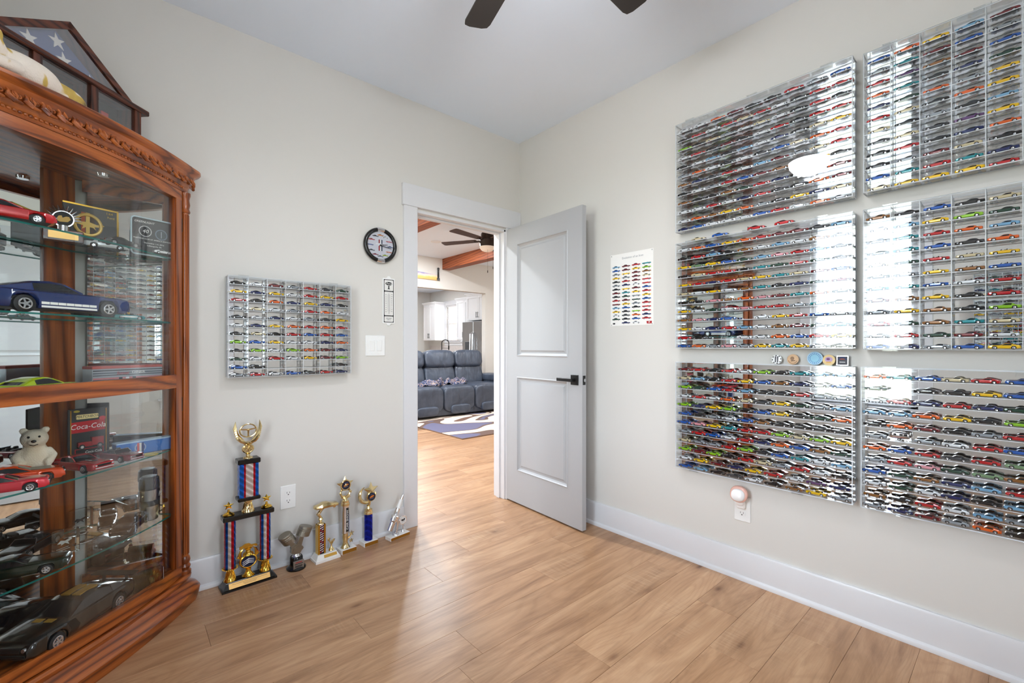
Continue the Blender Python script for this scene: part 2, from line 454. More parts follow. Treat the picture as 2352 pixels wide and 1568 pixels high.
def window(name, loc, rot, w, z0, z1, label, slat_tilt=0.35, blinds=True, step=0.05):
    """local x along the wall, y outwards, z up; origin at the sill line, inner wall face"""
    r = struct(obj(name, None, None, loc, rot), label, 'window')
    h = z1 - z0
    fr = MB()
    for b in ((-w/2,0.03,0, -w/2+0.05,0.10,h), (w/2-0.05,0.03,0, w/2,0.10,h), (-w/2,0.03,0, w/2,0.10,0.05), (-w/2,0.03,h-0.05, w/2,0.10,h), (-w/2,0.045,h*.5-0.02, w/2,0.095,h*.5+0.02)):
        fr.box(*b)
    fr.build('window_frame', [TRIM], r)
    cs = MB()
    cs.cbox(-w/2-0.09,-0.018,-0.0, -w/2,0.0,h, 0.003).cbox(w/2,-0.018,0, w/2+0.09,0.0,h, 0.003)
    cs.cbox(-w/2-0.10,-0.022,h, w/2+0.10,0.0,h+0.13, 0.003)
    cs.build('window_casing', [TRIM], r)
    MB().cbox(-w/2-0.11,-0.05,-0.025, w/2+0.11,0.05,0.0, 0.004).cbox(-w/2-0.09,-0.016,-0.11, w/2+0.09,0.0,-0.025, 0.003).build('window_sill', [TRIM], r)
    for a, b in ((0.05, h*.5-0.02), (h*.5+0.02, h-0.05)):
        MB().box(-w/2+0.05,0.068,a, w/2-0.05,0.072,b).build('pane', [PANE], r)
    if blinds:
        MB().cbox(-w/2+0.01,0.0,h-0.05, w/2-0.01,0.028,h, 0.003).build('blind_headrail', [TRIM], r)
        sl = MB()
        M = Matrix.Rotation(slat_tilt, 4, 'X')
        sl.box(-w/2+0.015,-0.022,-0.0012, w/2-0.015,0.022,0.0012, 0, M)
        me = sl.mesh('slat', [TRIM])
        for i in range(int((h-0.08)/step)):
            obj('slat', me, r, (0, 0.018, 0.02 + step*i))
    return r
window('window_1', (ROOM_W, (W1[0]+W1[1])/2, W1[2]), (0,0,PI/2), W1[1]-W1[0], W1[2], W1[3], 'white window with open horizontal blinds', 0.12)

window('window_4', ((W2[0]+W2[1])/2, ROOM_B, W2[2]), (0,0,PI), W2[1]-W2[0], W2[2], W2[3], 'narrow white window with open blinds facing the doorway', 0.12)
# ---- baseboards with shoe moulding
def baseboard(name, x0, y0, x1, y1, nx, ny, label):
    """runs from p0 to p1, (nx,ny) points into the room"""
    b = MB(); L = math.hypot(x1-x0, y1-y0); a = math.atan2(y1-y0, x1-x0)
    sgn = 1 if (-math.sin(a)*nx + math.cos(a)*ny) > 0 else -1
    pr = [(0,0),(0.016,0),(0.016,0.136),(0.012,0.145),(0,0.145)]
    M = Matrix.Translation((x0,y0,0)) @ Matrix.Rotation(a,4,'Z')
    poly = [(p[0]*sgn, p[1]) for p in pr]
    b.prism(poly if sgn < 0 else poly[::-1], 0, L, 'x', 0, M)
    sh = [(0.016*sgn,0),(0.030*sgn,0),(0.030*sgn,0.008),(0.027*sgn,0.016),(0.016*sgn,0.022)]
    b.prism(sh if sgn < 0 else sh[::-1], 0, L, 'x', 0, M)
    return struct(b.build(name, [TRIM]), label, 'baseboard')
baseboard('baseboard_left', ROOM_W, 0, -0.992, 0, 0, -1, 'white baseboard behind the trophies')
baseboard('baseboard_right', 0, 0, 0, ROOM_B, -1, 0, 'white baseboard below the display cases')
baseboard('baseboard_opposite', ROOM_W, ROOM_B, ROOM_W, 0, 1, 0, 'white baseboard under the blinds')
baseboard('baseboard_back', 0, ROOM_B, ROOM_W, ROOM_B, 0, 1, 'white baseboard on the back wall')

# ---- doorway: casings, header, jambs, stops
def trim(n, boxes, label, b=0.002):
    m = MB()
    for q in boxes: m.cbox(*q, b)
    return struct(m.build('trim_%d' % n, [TRIM]), label, 'trim')
trim(1, [(-0.992,-0.019,0, DX0+0.008,0,2.055)], 'white casing at the latch side of the doorway')
trim(2, [(DX1-0.006,-0.019,0, -0.046,0,2.055)], 'white casing at the hinge side of the doorway')
trim(3, [(-1.003,-0.024,2.055, -0.002,0,2.193)], 'flat white header board above the doorway')
trim(4, [(DX0-0.002,-0.001,0, DX0+0.019,T+0.001,DZ), (DX1-0.019,-0.001,0, DX1+0.002,T+0.001,DZ), (DX0,-0.001,DZ-0.018, DX1,T+0.001,DZ+0.001)], 'white door jamb lining the doorway')
trim(5, [(DX0+0.019,0.045,0, DX0+0.030,0.082,DZ-0.03), (DX1-0.030,0.045,0, DX1-0.019,0.082,DZ-0.03), (DX0+0.019,0.045,DZ-0.030, DX1-0.019,0.082,DZ-0.018)], 'white door stop on the jamb')
trim(6, [(-0.992,T,0, DX0+0.008,T+0.019,2.055), (DX1-0.006,T,0, -0.046,T+0.019,2.055), (-1.003,T,2.055, -0.03,T+0.024,2.193)], 'white casing on the far side of the doorway')

# ---- the open door: origin at the hinge, local x along the leaf, y towards the room it hides
dl, dt, dh = 0.772, 0.035, 2.026
ang = math.atan2(-0.793, -0.041)
door = struct(obj('door_1', None, None, (-0.110, -0.022, 0.012), (0, 0, ang)), 'white two-panel door standing open against the cased wall', 'door')
def leaf():
    m = MB()
    # panel openings (x0,x1,z0,z1)
    pan = [(0.125, dl-0.125, 1.075, dh-0.13), (0.125, dl-0.125, 0.235, 0.925)]
    def rect(x0,x1,z0,z1,y): return [(x0,y,z0),(x1,y,z0),(x1,y,z1),(x0,y,z1)]
    for sy, flip in ((-dt, False), (0.0, True)):
        d = 1 if not flip else -1
        xs = [0, 0.125, dl-0.125, dl]; zs = [0, 0.235, 0.925, 1.075, dh-0.13, dh]
        for i in range(3):
            for j in range(5):
                if i == 1 and j in (1, 3): continue
                q = rect(xs[i], xs[i+1], zs[j], zs[j+1], sy)
                m.add(q, [(0,1,2,3) if not flip else (3,2,1,0)])
        for (x0,x1,z0,z1) in pan:
            # stepped moulding: ring outline, depth
            steps = [(0,0),(0.006,-0.004),(0.012,0.004),(0.022,0.010),(0.032,0.010),(0.044,0.0045)]
            for a, b in zip(steps[:-1], steps[1:]):
                ra = rect(x0+a[0],x1-a[0],z0+a[0],z1-a[0], sy+d*a[1])
                rb = rect(x0+b[0],x1-b[0],z0+b[0],z1-b[0], sy+d*b[1])
                for i in range(4):
                    k2 = (i+1) % 4
                    q = [ra[i], ra[k2], rb[k2], rb[i]]
                    m.add(q, [(0,1,2,3) if not flip else (3,2,1,0)])
            q = rect(x0+0.044,x1-0.044,z0+0.044,z1-0.044, sy+d*0.0045)
            m.add(q, [(0,1,2,3) if not flip else (3,2,1,0)])
    m.add(rect(0,0,0,0,0)[:1]+[(0,-dt,0),(0,-dt,dh),(0,0,dh)], [(0,1,2,3)])
    m.add([(dl,0,0),(dl,-dt,0),(dl,-dt,dh),(dl,0,dh)], [(3,2,1,0)])
    m.add([(0,0,0),(dl,0,0),(dl,-dt,0),(0,-dt,0)], [(3,2,1,0)])
    m.add([(0,0,dh),(dl,0,dh),(dl,-dt,dh),(0,-dt,dh)], [(0,1,2,3)])
    return m
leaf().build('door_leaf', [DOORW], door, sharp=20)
hz = 0.935
for sy, d in ((-dt, -1), (0.0, 1)):
    hd = obj('handle', None, door, (dl-0.062, sy, hz))
    hd['label'] = 'matte black lever handle'
    MB().cbox(-0.032, min(0,d*0.008), -0.032, 0.032, max(0,d*0.008), 0.032, 0.002).build('rosette', [BLACKM], hd)
    MB().cyl((0,0,0),(0,d*0.045,0),0.011,n=14).cbox(-0.118, min(d*0.036,d*0.050), -0.0105, 0.013, max(d*0.036,d*0.050), 0.0105, 0.002).build('lever', [BLACKM], hd)
lt = MB().cbox(dl-0.0005, -0.030, hz-0.029, dl+0.0015, -0.006, hz+0.029, 0.003).build('latch_plate', [BLACKM], door)
MB().cbox(dl, -0.025, hz-0.010, dl+0.011, -0.011, hz+0.010, 0.004).build('latch_bolt', [BRUSH], door)
for z in (0.2, 1.0, 1.82):
    MB().cyl((-0.004,0.006,z-0.045),(-0.004,0.006,z+0.045),0.006,n=10).build('hinge', [BLACKM], door)

# ================================================================== ROOMS BEYOND THE DOORWAY
LC = 2.80
struct(MB().box(-3.2,0.0,LC, 5.2,9.6,LC+0.1).build('ceiling_living', [CEIL]), 'white living room and kitchen ceiling beyond the doorway', 'ceiling')
FY = 4.57
wall_box('wall_far', [(-3.1,FY,0, 0.5,FY+T,LC), (3.2,FY,0, 5.1,FY+T,LC), (0.5,FY,2.235, 3.2,FY+T,LC)], 'greige wall behind the sofa with a wide kitchen opening')
wall_box('wall_living_side', [(-3.1-T,0,0, -3.1,1.6,LC), (-3.1-T,3.2,0, -3.1,9.5,LC), (-3.1-T,1.6,0, -3.1,3.2,0.85), (-3.1-T,1.6,2.15, -3.1,3.2,LC)], 'greige side wall of the living room with an added window')
wall_box('wall_living_east', [(5.0,0,0, 5.12,FY,LC)], 'greige wall at the far side of the living room')
KX = 4.75
KW = (7.69, 8.41, 1.30, 2.34)
wall_box('wall_kitchen_east', [(KX,FY,0, KX+T,KW[0],LC), (KX,KW[1],0, KX+T,9.47,LC), (KX,KW[0],0, KX+T,KW[1],KW[2]), (KX,KW[0],KW[3], KX+T,KW[1],LC)], 'pale kitchen wall with cabinets and window')
wall_box('wall_kitchen_end', [(-3.1,9.35,0, KX,9.47,LC)], 'pale end wall of the kitchen')
window('window_3', (KX, (KW[0]+KW[1])/2, KW[2]), (0,0,-PI/2), KW[1]-KW[0], KW[2], KW[3], 'white kitchen window with half open blinds', 0.25, True, 0.05)
window('window_2', (-3.1, 2.4, 0.85), (0,0,PI/2), 1.6, 0.85, 2.15, 'unseen living room window added for daylight', 0.1, False)  # unseen window, added so daylight brightens the living room floor and ceiling
# tan brick house wall seen through the kitchen window
nh = thing('neighbour_house', 'tan clapboard house wall seen through the kitchen window', 'building', (6.6, 9.2, 0))
MB().box(0.02, -3.6, -0.05, 0.3, 3.6, 4.2).build('house_wall', [plain('tan_siding', (196, 148, 112), 0.8)], nh)
cb = MB().prism([(-0.012, 0.0), (0.025, 0.0), (0.025, 0.155), (0.0, 0.155)], -3.6, 3.6, 'x').mesh('clapboard', [plain('tan_siding', (196, 148, 112), 0.8)])
for v in cb.vertices: v.co = (v.co.y, v.co.x, v.co.z)
cb.flip_normals()
for i in range(27): obj('clapboard', cb, nh, (0, 0, 0.15*i))

for i, (a, b) in enumerate(((0.34, 0.49), (2.18, 2.345))):
    o = MB().cbox(a, T, 2.60, b, FY, LC+0.01, 0.004).build('ceiling_beam', [BEAM])
    tag(o, ('brown stained timber beam nearest the doorway', 'brown stained timber beam meeting the wall behind the fan')[i], 'beam', 'living room ceiling beams')

def downlight(x, y, label, k=1.0):
    t = thing('recessed_light', label, 'light', (x, y, LC), group='recessed ceiling lights')
    MB().lathe([(0.062,-0.002),(0.085,-0.003),(0.085,0.001),(0.062,0.001)], 24).build('trim_ring', [TRIM], t)
    MB().lathe([(0.0005,-0.0015),(0.062,-0.0015),(0.062,0.002),(0.0005,0.002)], 24).build('lens', [glow('lit_downlight_lens', (255, 250, 240), 14.0)], t)
    l = bpy.data.lights.new('downlight_lamp', 'AREA'); l.shape = 'DISK'; l.size = 0.14; l.energy = DOWN*k; l.color = (0.90, 0.95, 1.0)
    lo = obj('downlight_lamp', l, t, (0, 0, -0.006))
downlight(1.37, 3.46, 'lit recessed light in the ceiling between the beams')
downlight(-0.55, 1.1, 'added unseen recessed light near the doorway wall')  # this and the next two: unseen lamps added to brighten the living room
downlight(-0.9, 3.4, 'added unseen recessed light at the window side of the living room')
downlight(3.6, 1.6, 'added unseen recessed light past the far beam near the doorway wall')
downlight(2.4, 6.2, 'added unseen recessed light over the kitchen floor', 0.5)  # kitchen lamps, all unseen, added to light the space past the opening
downlight(3.6, 7.9, 'added unseen recessed light by the kitchen window', 0.4)
downlight(1.0, 7.4, 'added unseen recessed light at the far kitchen end', 0.5)
# ================================================================== LIVING ROOM AND KITCHEN THINGS
def m_leather():
    g = N('slate_blue_leather'); tc = g.n('ShaderNodeTexCoord')
    n1 = g.n('ShaderNodeTexNoise', {'Vector': (tc, 'Object'), 'Scale': 5.0, 'Detail': 5.0, 'Distortion': 1.2})
    n2 = g.n('ShaderNodeTexNoise', {'Vector': g.n('ShaderNodeMapping', {0: (tc, 'Object'), 3: (16, 16, 4)}), 'Scale': 1.0, 'Detail': 4.0})
    c = g.ramp((n1, 0), [(0.3, srgb(54, 60, 72)), (0.7, srgb(76, 84, 98))])
    return g.done(g.pbr(c, 0.38, 0, 0.5, g.bump((n2, 0), 0.6, 0.02)))
LEATHER = m_leather()
sofa = thing('reclining_sofa', 'slate blue leather reclining sofa on the rug beyond the doorway', 'sofa', (1.89, 3.55, 0))
SX = [-0.94, -0.31, 0.31, 0.94]
for i in range(3):
    a, b = SX[i]+0.004, SX[i+1]-0.004; c = (a+b)/2; hw = (b-a)/2
    # seat cushion that rolls over the front edge
    m = MB().sell((c, 0.36, 0.40), (hw, 0.36, 0.115), 0.35, 0.28, 32, 16)
    m.build('seat_cushion', [LEATHER], sofa)
    m = MB().sell((c, 0.055, 0.30), (hw-0.004, 0.065, 0.21), 0.45, 0.3, 32, 16)
    fp = m.build('footrest_panel', [LEATHER], sofa)
    MB().sell((c, 0.0, 0.135), (hw*0.62, 0.045, 0.075), 0.5, 0.35, 28, 12).build('footrest_roll', [LEATHER], fp)
    # lumbar part and pillow-top of the back, leaning
    M = Matrix.Translation((c, 0.66, 0.47)) @ Matrix.Rotation(-0.22, 4, 'X')
    lb = MB().sell((0, 0, 0.16), (hw, 0.11, 0.20), 0.42, 0.35, 32, 16, 0, M).build('lower_back_cushion', [LEATHER], sofa)
    M2 = Matrix.Translation((c, 0.62, 0.47)) @ Matrix.Rotation(-0.20, 4, 'X')
    hd = MB().sell((0, 0.02, 0.47), (hw, 0.14, 0.165), 0.5, 0.35, 32, 16, 0, M2).build('headrest_cushion', [LEATHER], sofa)
    for s_ in (-1, 1):
        MB().tube([tuple(M2 @ Vector((s_*hw*0.62, -0.118+0.03*abs(t-0.5)*2*0.6, 0.33+0.27*t))) for t in (0.12,0.3,0.5,0.7,0.88)], 0.003, 6).build('seam', [LEATHER], hd)
for s_ in (-1, 1):
    ar = MB().sell((s_*1.06, 0.42, 0.30), (0.125, 0.42, 0.29), 0.3, 0.3, 28, 14).build('arm', [LEATHER], sofa)
    MB().sell((s_*1.06, 0.40, 0.585), (0.15, 0.44, 0.075), 0.55, 0.35, 28, 12).build('arm_pad', [LEATHER], ar)
MB().cbox(-1.1, 0.06, 0.035, 1.1, 0.86, 0.30, 0.01).cbox(-0.95, 0.74, 0.30, 0.95, 0.90, 0.86, 0.03).build('frame', [LEATHER], sofa)
for x in (-1.0, 1.0):
    for y in (0.12, 0.80): MB().cyl((x,y,0.0),(x,y,0.05),0.022,n=12).build('foot', [BLACKP], sofa)

# crumpled throw on the seats
def m_throw():
    g = N('paisley_throw'); tc = g.n('ShaderNodeTexCoord')
    v = g.n('ShaderNodeTexVoronoi', {'Vector': (tc, 'Object'), 'Scale': 22.0})
    n = g.n('ShaderNodeTexNoise', {'Vector': (tc, 'Object'), 'Scale': 26.0, 'Detail': 3.0, 'Distortion': 2.0})
    a = g.ramp((n, 0), [(0.38, srgb(20, 34, 66)), (0.46, srgb(38, 78, 128)), (0.52, srgb(200, 176, 160)), (0.58, srgb(30, 28, 34)), (0.66, srgb(150, 92, 66))], 'CONSTANT')
    return g.done(g.pbr(a, 0.9))
throw = []
nx, ny = 60, 16
for i in range(nx+1):
    u = i/nx
    ring = []
    for j in range(ny+1):
        v = j/ny
        x = 1.18 + 1.1*u
        w = 0.13 + 0.05*math.sin(u*9)
        y = 3.93 - 0.10*math.sin(u*PI*1.3) - w*(v-0.5)*1.6
        z = 0.515 + 0.075*math.sin(PI*v) + 0.022*math.sin(31*u+3*v) + 0.018*math.sin(17*u-9*v) + 0.012*math.cos(53*u*v)
        if u > 0.25 and u < 0.5: y -= 0.25*math.sin((u-0.25)*4*PI)*(1-v)*0.9; z += 0.01
        ring.append((x, y, max(z, 0.512)))
    throw.append(ring)
tm = MB(); tm.loft(throw, 0, False, False)
th = tm.build('throw_blanket', [m_throw()], sharp=None)
so = th.modifiers.new('thick', 'SOLIDIFY'); so.thickness = 0.008
tag(th, 'crumpled navy and rust patterned throw lying on the sofa seats', 'blanket')

def m_rug():
    g = N('wavy_pattern_rug'); tc = g.n('ShaderNodeTexCoord')
    n = g.n('ShaderNodeTexNoise', {'Vector': g.n('ShaderNodeMapping', {0: (tc, 'Object'), 1: (0.35, 0.1, 0), 3: (0.75, 1.25, 1)}), 'Scale': 1.35, 'Detail': 0.0, 'Distortion': 0.9})
    a = g.ramp((n, 0), [(0.0, srgb(110, 108, 132)), (0.36, srgb(112, 92, 84)), (0.42, srgb(232, 212, 192)), (0.52, srgb(236, 222, 206)), (0.60, srgb(118, 92, 80)), (0.66, srgb(226, 206, 186)), (0.72, srgb(116, 114, 138)), (0.82, srgb(150, 122, 104))], 'CONSTANT')
    f_ = g.n('ShaderNodeTexNoise', {'Vector': (tc, 'Object'), 'Scale': 260.0})
    c = g.mix(0.25, a, g.ramp((f_, 0), [(0.3, (.5,.5,.5,1)), (0.7, (1,1,1,1))]), 'MULTIPLY')
    return g.done(g.pbr(c, 0.95, 0, 0.1, g.bump((f_, 0), 0.5, 0.004)))
rg = thing('area_rug', 'cream brown and blue wave patterned rug before the sofa', 'rug', (0.86, 2.01, 0.0), (0,0,math.radians(0)))
MB().cbox(0, 0, 0.0005, 2.3, 1.63, 0.013, 0.004).build('pile', [m_rug()], rg)
e_ = MB()
for b in ((-0.008,-0.008,0.0005,2.308,0.004,0.011),(-0.008,1.626,0.0005,2.308,1.638,0.011),(-0.008,0,0.0005,0.004,1.63,0.011),(2.296,0,0.0005,2.308,1.63,0.011)): e_.box(*b)
e_.build('binding', [plain('brown_binding', (110, 84, 66), 0.9)], rg)

# living room ceiling fan
def blade_mesh(L, w0, w1, t, mat, r0=0.1):
    pts = [(r0,-w0/2),(L-0.03,-w1/2),(L-0.008,-w1/2+0.006),(L,-w1/2+0.028),(L,w1/2-0.028),(L-0.008,w1/2-0.006),(L-0.03,w1/2),(r0,w0/2)]
    return MB().prism(pts, -t/2, t/2).mesh('blade', [mat])
BRONZE = plain('dark_bronze_metal', (52, 40, 34), 0.45, 0.6)
BLADEB = m_wood('dark_brown_blade', (40, 26, 20), (66, 44, 34), (84, 58, 46), 0, 0.5, 1.0, 0.0)
lf = thing('ceiling_fan', 'dark bronze ceiling fan with frosted light beyond the doorway', 'fan', (1.33, 2.11, LC))
MB().lathe([(0.001,-0.05),(0.055,-0.045),(0.07,-0.004),(0.07,0.002),(0.001,0.002)], 24).cyl((0,0,-0.05),(0,0,-0.14),0.013,n=12).build('downrod', [BRONZE], lf)
MB().lathe([(0.001,-0.262),(0.098,-0.262),(0.102,-0.225),(0.088,-0.215),(0.084,-0.15),(0.078,-0.132),(0.02,-0.125),(0.001,-0.125)], 32).lathe([(0.001,-0.315),(0.098,-0.315),(0.102,-0.262),(0.001,-0.262)], 32).build('motor_housing', [BRONZE], lf)
MB().lathe([(0.001,-0.382),(0.04,-0.378),(0.075,-0.362),(0.098,-0.335),(0.103,-0.315),(0.001,-0.315)], 32).build('light_bowl', [plain('frosted_glass_bowl', (238, 226, 214), 0.35)], lf)
bme = blade_mesh(0.66, 0.10, 0.13, 0.006, BLADEB, 0.15)
for i in range(5):
    a = math.radians(120 + 72*i)
    ai = obj('blade_iron', MB().cbox(0.07,-0.018,-0.006, 0.19,0.018,0.004, 0.003).mesh('blade_iron', [BRONZE]), lf, (0,0,-0.232), (math.radians(10),0,a))
    obj('blade', bme, lf, (0,0,-0.226), (math.radians(6),0,a))
for x, l in ((0.05, 0.30), (-0.04, 0.36)):
    MB().cyl((x,-0.06,-0.31),(x,-0.06,-0.31-l+0.03),0.0012,n=6).cyl((x,-0.06,-0.31-l+0.03),(x,-0.06,-0.31-l),0.005,n=8).build('pull_chain', [BRONZE], lf)

# painted crosscut saw on the far wall
def m_saw():
    g = N('painted_saw_blade'); tc = g.n('ShaderNodeTexCoord'); sp = g.n('ShaderNodeSeparateXYZ', {0: (tc, 'Object')})
    n = g.n('ShaderNodeTexNoise', {'Vector': (tc, 'Object'), 'Scale': 9.0, 'Detail': 4.0})
    z = g.n('ShaderNodeMath', {0: (sp, 'Z'), 1: g.n('ShaderNodeMath', {0: (n, 0), 1: 0.06}, operation='MULTIPLY')}, operation='ADD')
    c = g.ramp(g.n('ShaderNodeMapRange', {0: z, 1: -0.06, 2: 0.12}), [(0.0, srgb(196,150,96)), (0.45, srgb(240,190,110)), (0.62, srgb(244,214,190)), (0.8, srgb(170,160,190)), (1.0, srgb(92,110,168))])
    return g.done(g.pbr(c, 0.5))
sw = thing('crosscut_saw', 'painted two-man crosscut saw hung on the wall behind the sofa', 'saw', (2.06, FY-0.02, 2.44))
pts = [(-1.2, 0.06)] + [(-1.2+1.2*i/16, 0.10 - 0.055*(i/16)**1.5) for i in range(17)]
low = []
for i in range(40, -1, -1):
    low += [(-1.2+1.2*i/40, -0.045), (-1.2+1.2*(i-0.5)/40, -0.062)]
MB().prism(pts + low, -0.002, 0.002, 'y').build('blade', [m_saw()], sw)
MB().lathe([(0.012,0.0),(0.018,0.03),(0.016,0.14),(0.02,0.19),(0.012,0.2)], 14, 0, (0.02,-0.004,-0.02)).cbox(-0.01,-0.01,-0.055,0.05,0.008,-0.01,0.004).build('handle', [BLACKP], sw)

# kitchen ------------------------------------------------------------
CABW = plain('white_cabinet_paint', (240, 241, 243), 0.35, noise=-0.03)
def shaker(m, x0, x1, z0, z1, y, rail=0.055):
    """shaker door face: frame proud of a recessed panel; y = front plane, faces -y"""
    m.box(x0,y,z0, x0+rail,y+0.02,z1).box(x1-rail,y,z0, x1,y+0.02,z1).box(x0+rail,y,z0, x1-rail,y+0.02,z0+rail).box(x0+rail,y,z1-rail, x1-rail,y+0.02,z1)
    m.box(x0+rail,y+0.010,z0+rail, x1-rail,y+0.02,z1-rail)
def wall_cabinet(label, loc, w, d, h, doors, handle_low=True, crown=True, hz_=None):
    t = thing('wall_cabinet', label, 'cabinet', loc, (0,0,-PI/2), 'white kitchen wall cabinets')
    MB().box(-w/2,-d+0.02,0, w/2,-0.001,h).build('body', [CABW], t)
    dw = w/doors
    for i in range(doors):
        m = MB(); x0 = -w/2+dw*i+0.002; x1 = x0+dw-0.004
        shaker(m, x0, x1, 0.003, h-0.003, -d)
        dd = m.build('cabinet_door', [CABW], t)
        hx = (x1-0.03) if (i % 2 == 0 and doors > 1) else x0+0.03
        MB().cyl((hx,-d-0.03,0.06),(hx,-d-0.03,0.20),0.006,n=8).cyl((hx,-d-0.03,0.08),(hx,-d,0.08),0.004,n=6).cyl((hx,-d-0.03,0.18),(hx,-d,0.18),0.004,n=6).build('handle', [BLACKM], dd)
    if crown:
        m = MB()
        for o_, z0, z1 in ((0.0,0,0.02),(0.015,0.02,0.045),(0.035,0.045,0.07)): m.box(-w/2-o_,-d-o_,h+z0, w/2+o_,-0.001,h+z1)
        m.build('crown_moulding', [CABW], t)
    return t
# local x runs along -y of the world here (rotation -90), depth towards the room (-x world)
wall_cabinet('white wall cabinet with two doors in the kitchen corner', (KX, 8.79, 1.34), 0.64, 0.36, 1.03, 2)
wall_cabinet('white double-door cabinet above the refrigerator', (KX, 6.08, 1.80), 0.94, 0.62, 0.60, 2)
wall_cabinet('narrow white wall cabinet between window and refrigerator', (KX, 7.02, 1.34), 0.72, 0.36, 1.03, 2)
fr_ = thing('refrigerator', 'stainless french-door refrigerator in the kitchen', 'refrigerator', (KX-0.02, 6.08, 0), (0,0,-PI/2))
MB().cbox(-0.455,-0.66,0.02, 0.455,0,1.75, 0.008).build('body', [plain('grey_appliance_side', (120,121,123), 0.5)], fr_)
for s_ in (-1, 1):
    dd = MB().cbox(min(0.003*s_,0.455*s_),-0.735,0.66, max(0.003*s_,0.455*s_),-0.66,1.765, 0.012).build('fridge_door', [BRUSH], fr_)
    MB().tube([(s_*0.045,-0.735,0.78),(s_*0.045,-0.79,0.82),(s_*0.045,-0.80,1.1),(s_*0.045,-0.79,1.46),(s_*0.045,-0.735,1.5)], 0.014, 10).build('handle', [STEEL], dd)
MB().cbox(-0.455,-0.735,0.05, 0.455,-0.66,0.65, 0.012).build('freezer_drawer', [BRUSH], fr_)
MB().cbox(-0.33,-0.739,0.98, -0.13,-0.73,1.28, 0.006).build('dispenser', [plain('dark_dispenser', (70,72,75), 0.3)], fr_)
bc = thing('base_cabinet', 'white base cabinets along the kitchen window wall', 'cabinet', (KX, 7.95, 0), (0,0,-PI/2))
MB().box(-1.37,-0.60,0.1, 1.37,-0.001,0.88).box(-1.37,-0.54,0,1.37,-0.001,0.1).build('body', [CABW], bc)
for i in range(5):
    m = MB(); shaker(m, -1.36+0.545*i, -1.36+0.545*i+0.53, 0.11, 0.87, -0.62); m.build('cabinet_door', [CABW], bc)
ct = MB().cbox(KX-0.65, 6.56, 0.88, KX-0.001, 9.34, 0.92, 0.004).build('countertop', [plain('pale_quartz', (232, 230, 226), 0.25)])
tag(ct, 'pale quartz countertop below the kitchen window', 'countertop')
bs = MB().box(KX-0.012, 6.56, 0.92, KX-0.0005, 9.34, 1.185).build('backsplash', [plain('grey_stone_tile', (206, 198, 194), 0.3, noise=0.08)])
tag(bs, 'grey stone backsplash above the kitchen counter', 'backsplash')
isl = thing('kitchen_island', 'white kitchen island with pale top behind the sofa wall', 'island', (3.30, 6.75, 0))
MB().box(-0.35,-0.6,0.0, 0.35,0.6,0.9).build('body', [CABW], isl)
MB().cbox(-0.42,-0.66,0.9, 0.42,0.66,0.94, 0.004).build('island_top', [plain('pale_quartz', (232, 230, 226), 0.25)], isl)
fc = thing('kitchen_faucet', 'black spring-neck kitchen faucet on the island', 'faucet', (3.52, 6.72, 0.94))
M = Matrix.Rotation(math.radians(-40), 4, 'Z')
MB().cyl((0,0,0),(0,0,0.02),0.03,n=14).cyl((0,0,0),(0,0,0.14),0.018,n=12).tube([(0.0,0,0.10),(0,0,0.30)]+[(0.085-0.085*math.cos(a),0,0.30+0.085*math.sin(a)) for a in [PI*i/12 for i in range(1,13)]]+[(0.17,0,0.22)], 0.010, 8).cyl((0.17,0,0.24),(0.17,0,0.14),0.015,n=10).cyl((0,0,0.18),(0.17,0,0.18),0.005,n=6).build('faucet_body', [BLACKM], fc, (0,0,0), (0,0,math.radians(-40)))
# ================================================================== TOY CARS
def lerp_tab(tab, x):
    if x <= tab[0][0]: return tab[0][1]
    for (a, u), (b, v) in zip(tab[:-1], tab[1:]):
        if x <= b: return u + (v-u)*(x-a)/(b-a)
    return tab[-1][1]
XF, XR, RW, RA = 0.295, -0.285, 0.068, 0.084
KINDS = {
 # deck = hood and boot line, roof = cabin line, both as (x, z)
 'fastback': dict(w=0.195, deck=[(-.5,.120),(-.494,.168),(-.46,.184),(-.30,.180),(.12,.180),(.40,.173),(.475,.166),(.495,.152),(.5,.115)],
                  roof=[(-.455,.180),(-.33,.218),(-.20,.252),(-.10,.264),(-.03,.258),(.012,.247),(.11,.178)], top=(-.40,-.005), quarter=-.22),
 'coupe':    dict(w=0.195, deck=[(-.5,.12),(-.494,.168),(-.46,.180),(-.26,.182),(.12,.181),(.42,.172),(.48,.165),(.495,.150),(.5,.115)],
                  roof=[(-.315,.180),(-.245,.242),(-.18,.260),(-.08,.266),(-.01,.258),(.022,.246),(.11,.179)], top=(-.245,.0), quarter=-.195),
 'modern':   dict(w=0.20, deck=[(-.5,.12),(-.49,.175),(-.46,.196),(-.30,.192),(.14,.187),(.38,.178),(.46,.165),(.49,.142),(.5,.105)],
                  roof=[(-.42,.194),(-.32,.234),(-.20,.266),(-.09,.279),(-.01,.271),(.045,.250),(.17,.185)], top=(-.33,.03), quarter=-.24),
 'convertible': dict(w=0.195, deck=[(-.5,.12),(-.49,.165),(-.46,.178),(-.26,.182),(.16,.180),(.42,.168),(.48,.152),(.5,.115)],
                  roof=None, top=None, quarter=None),
}
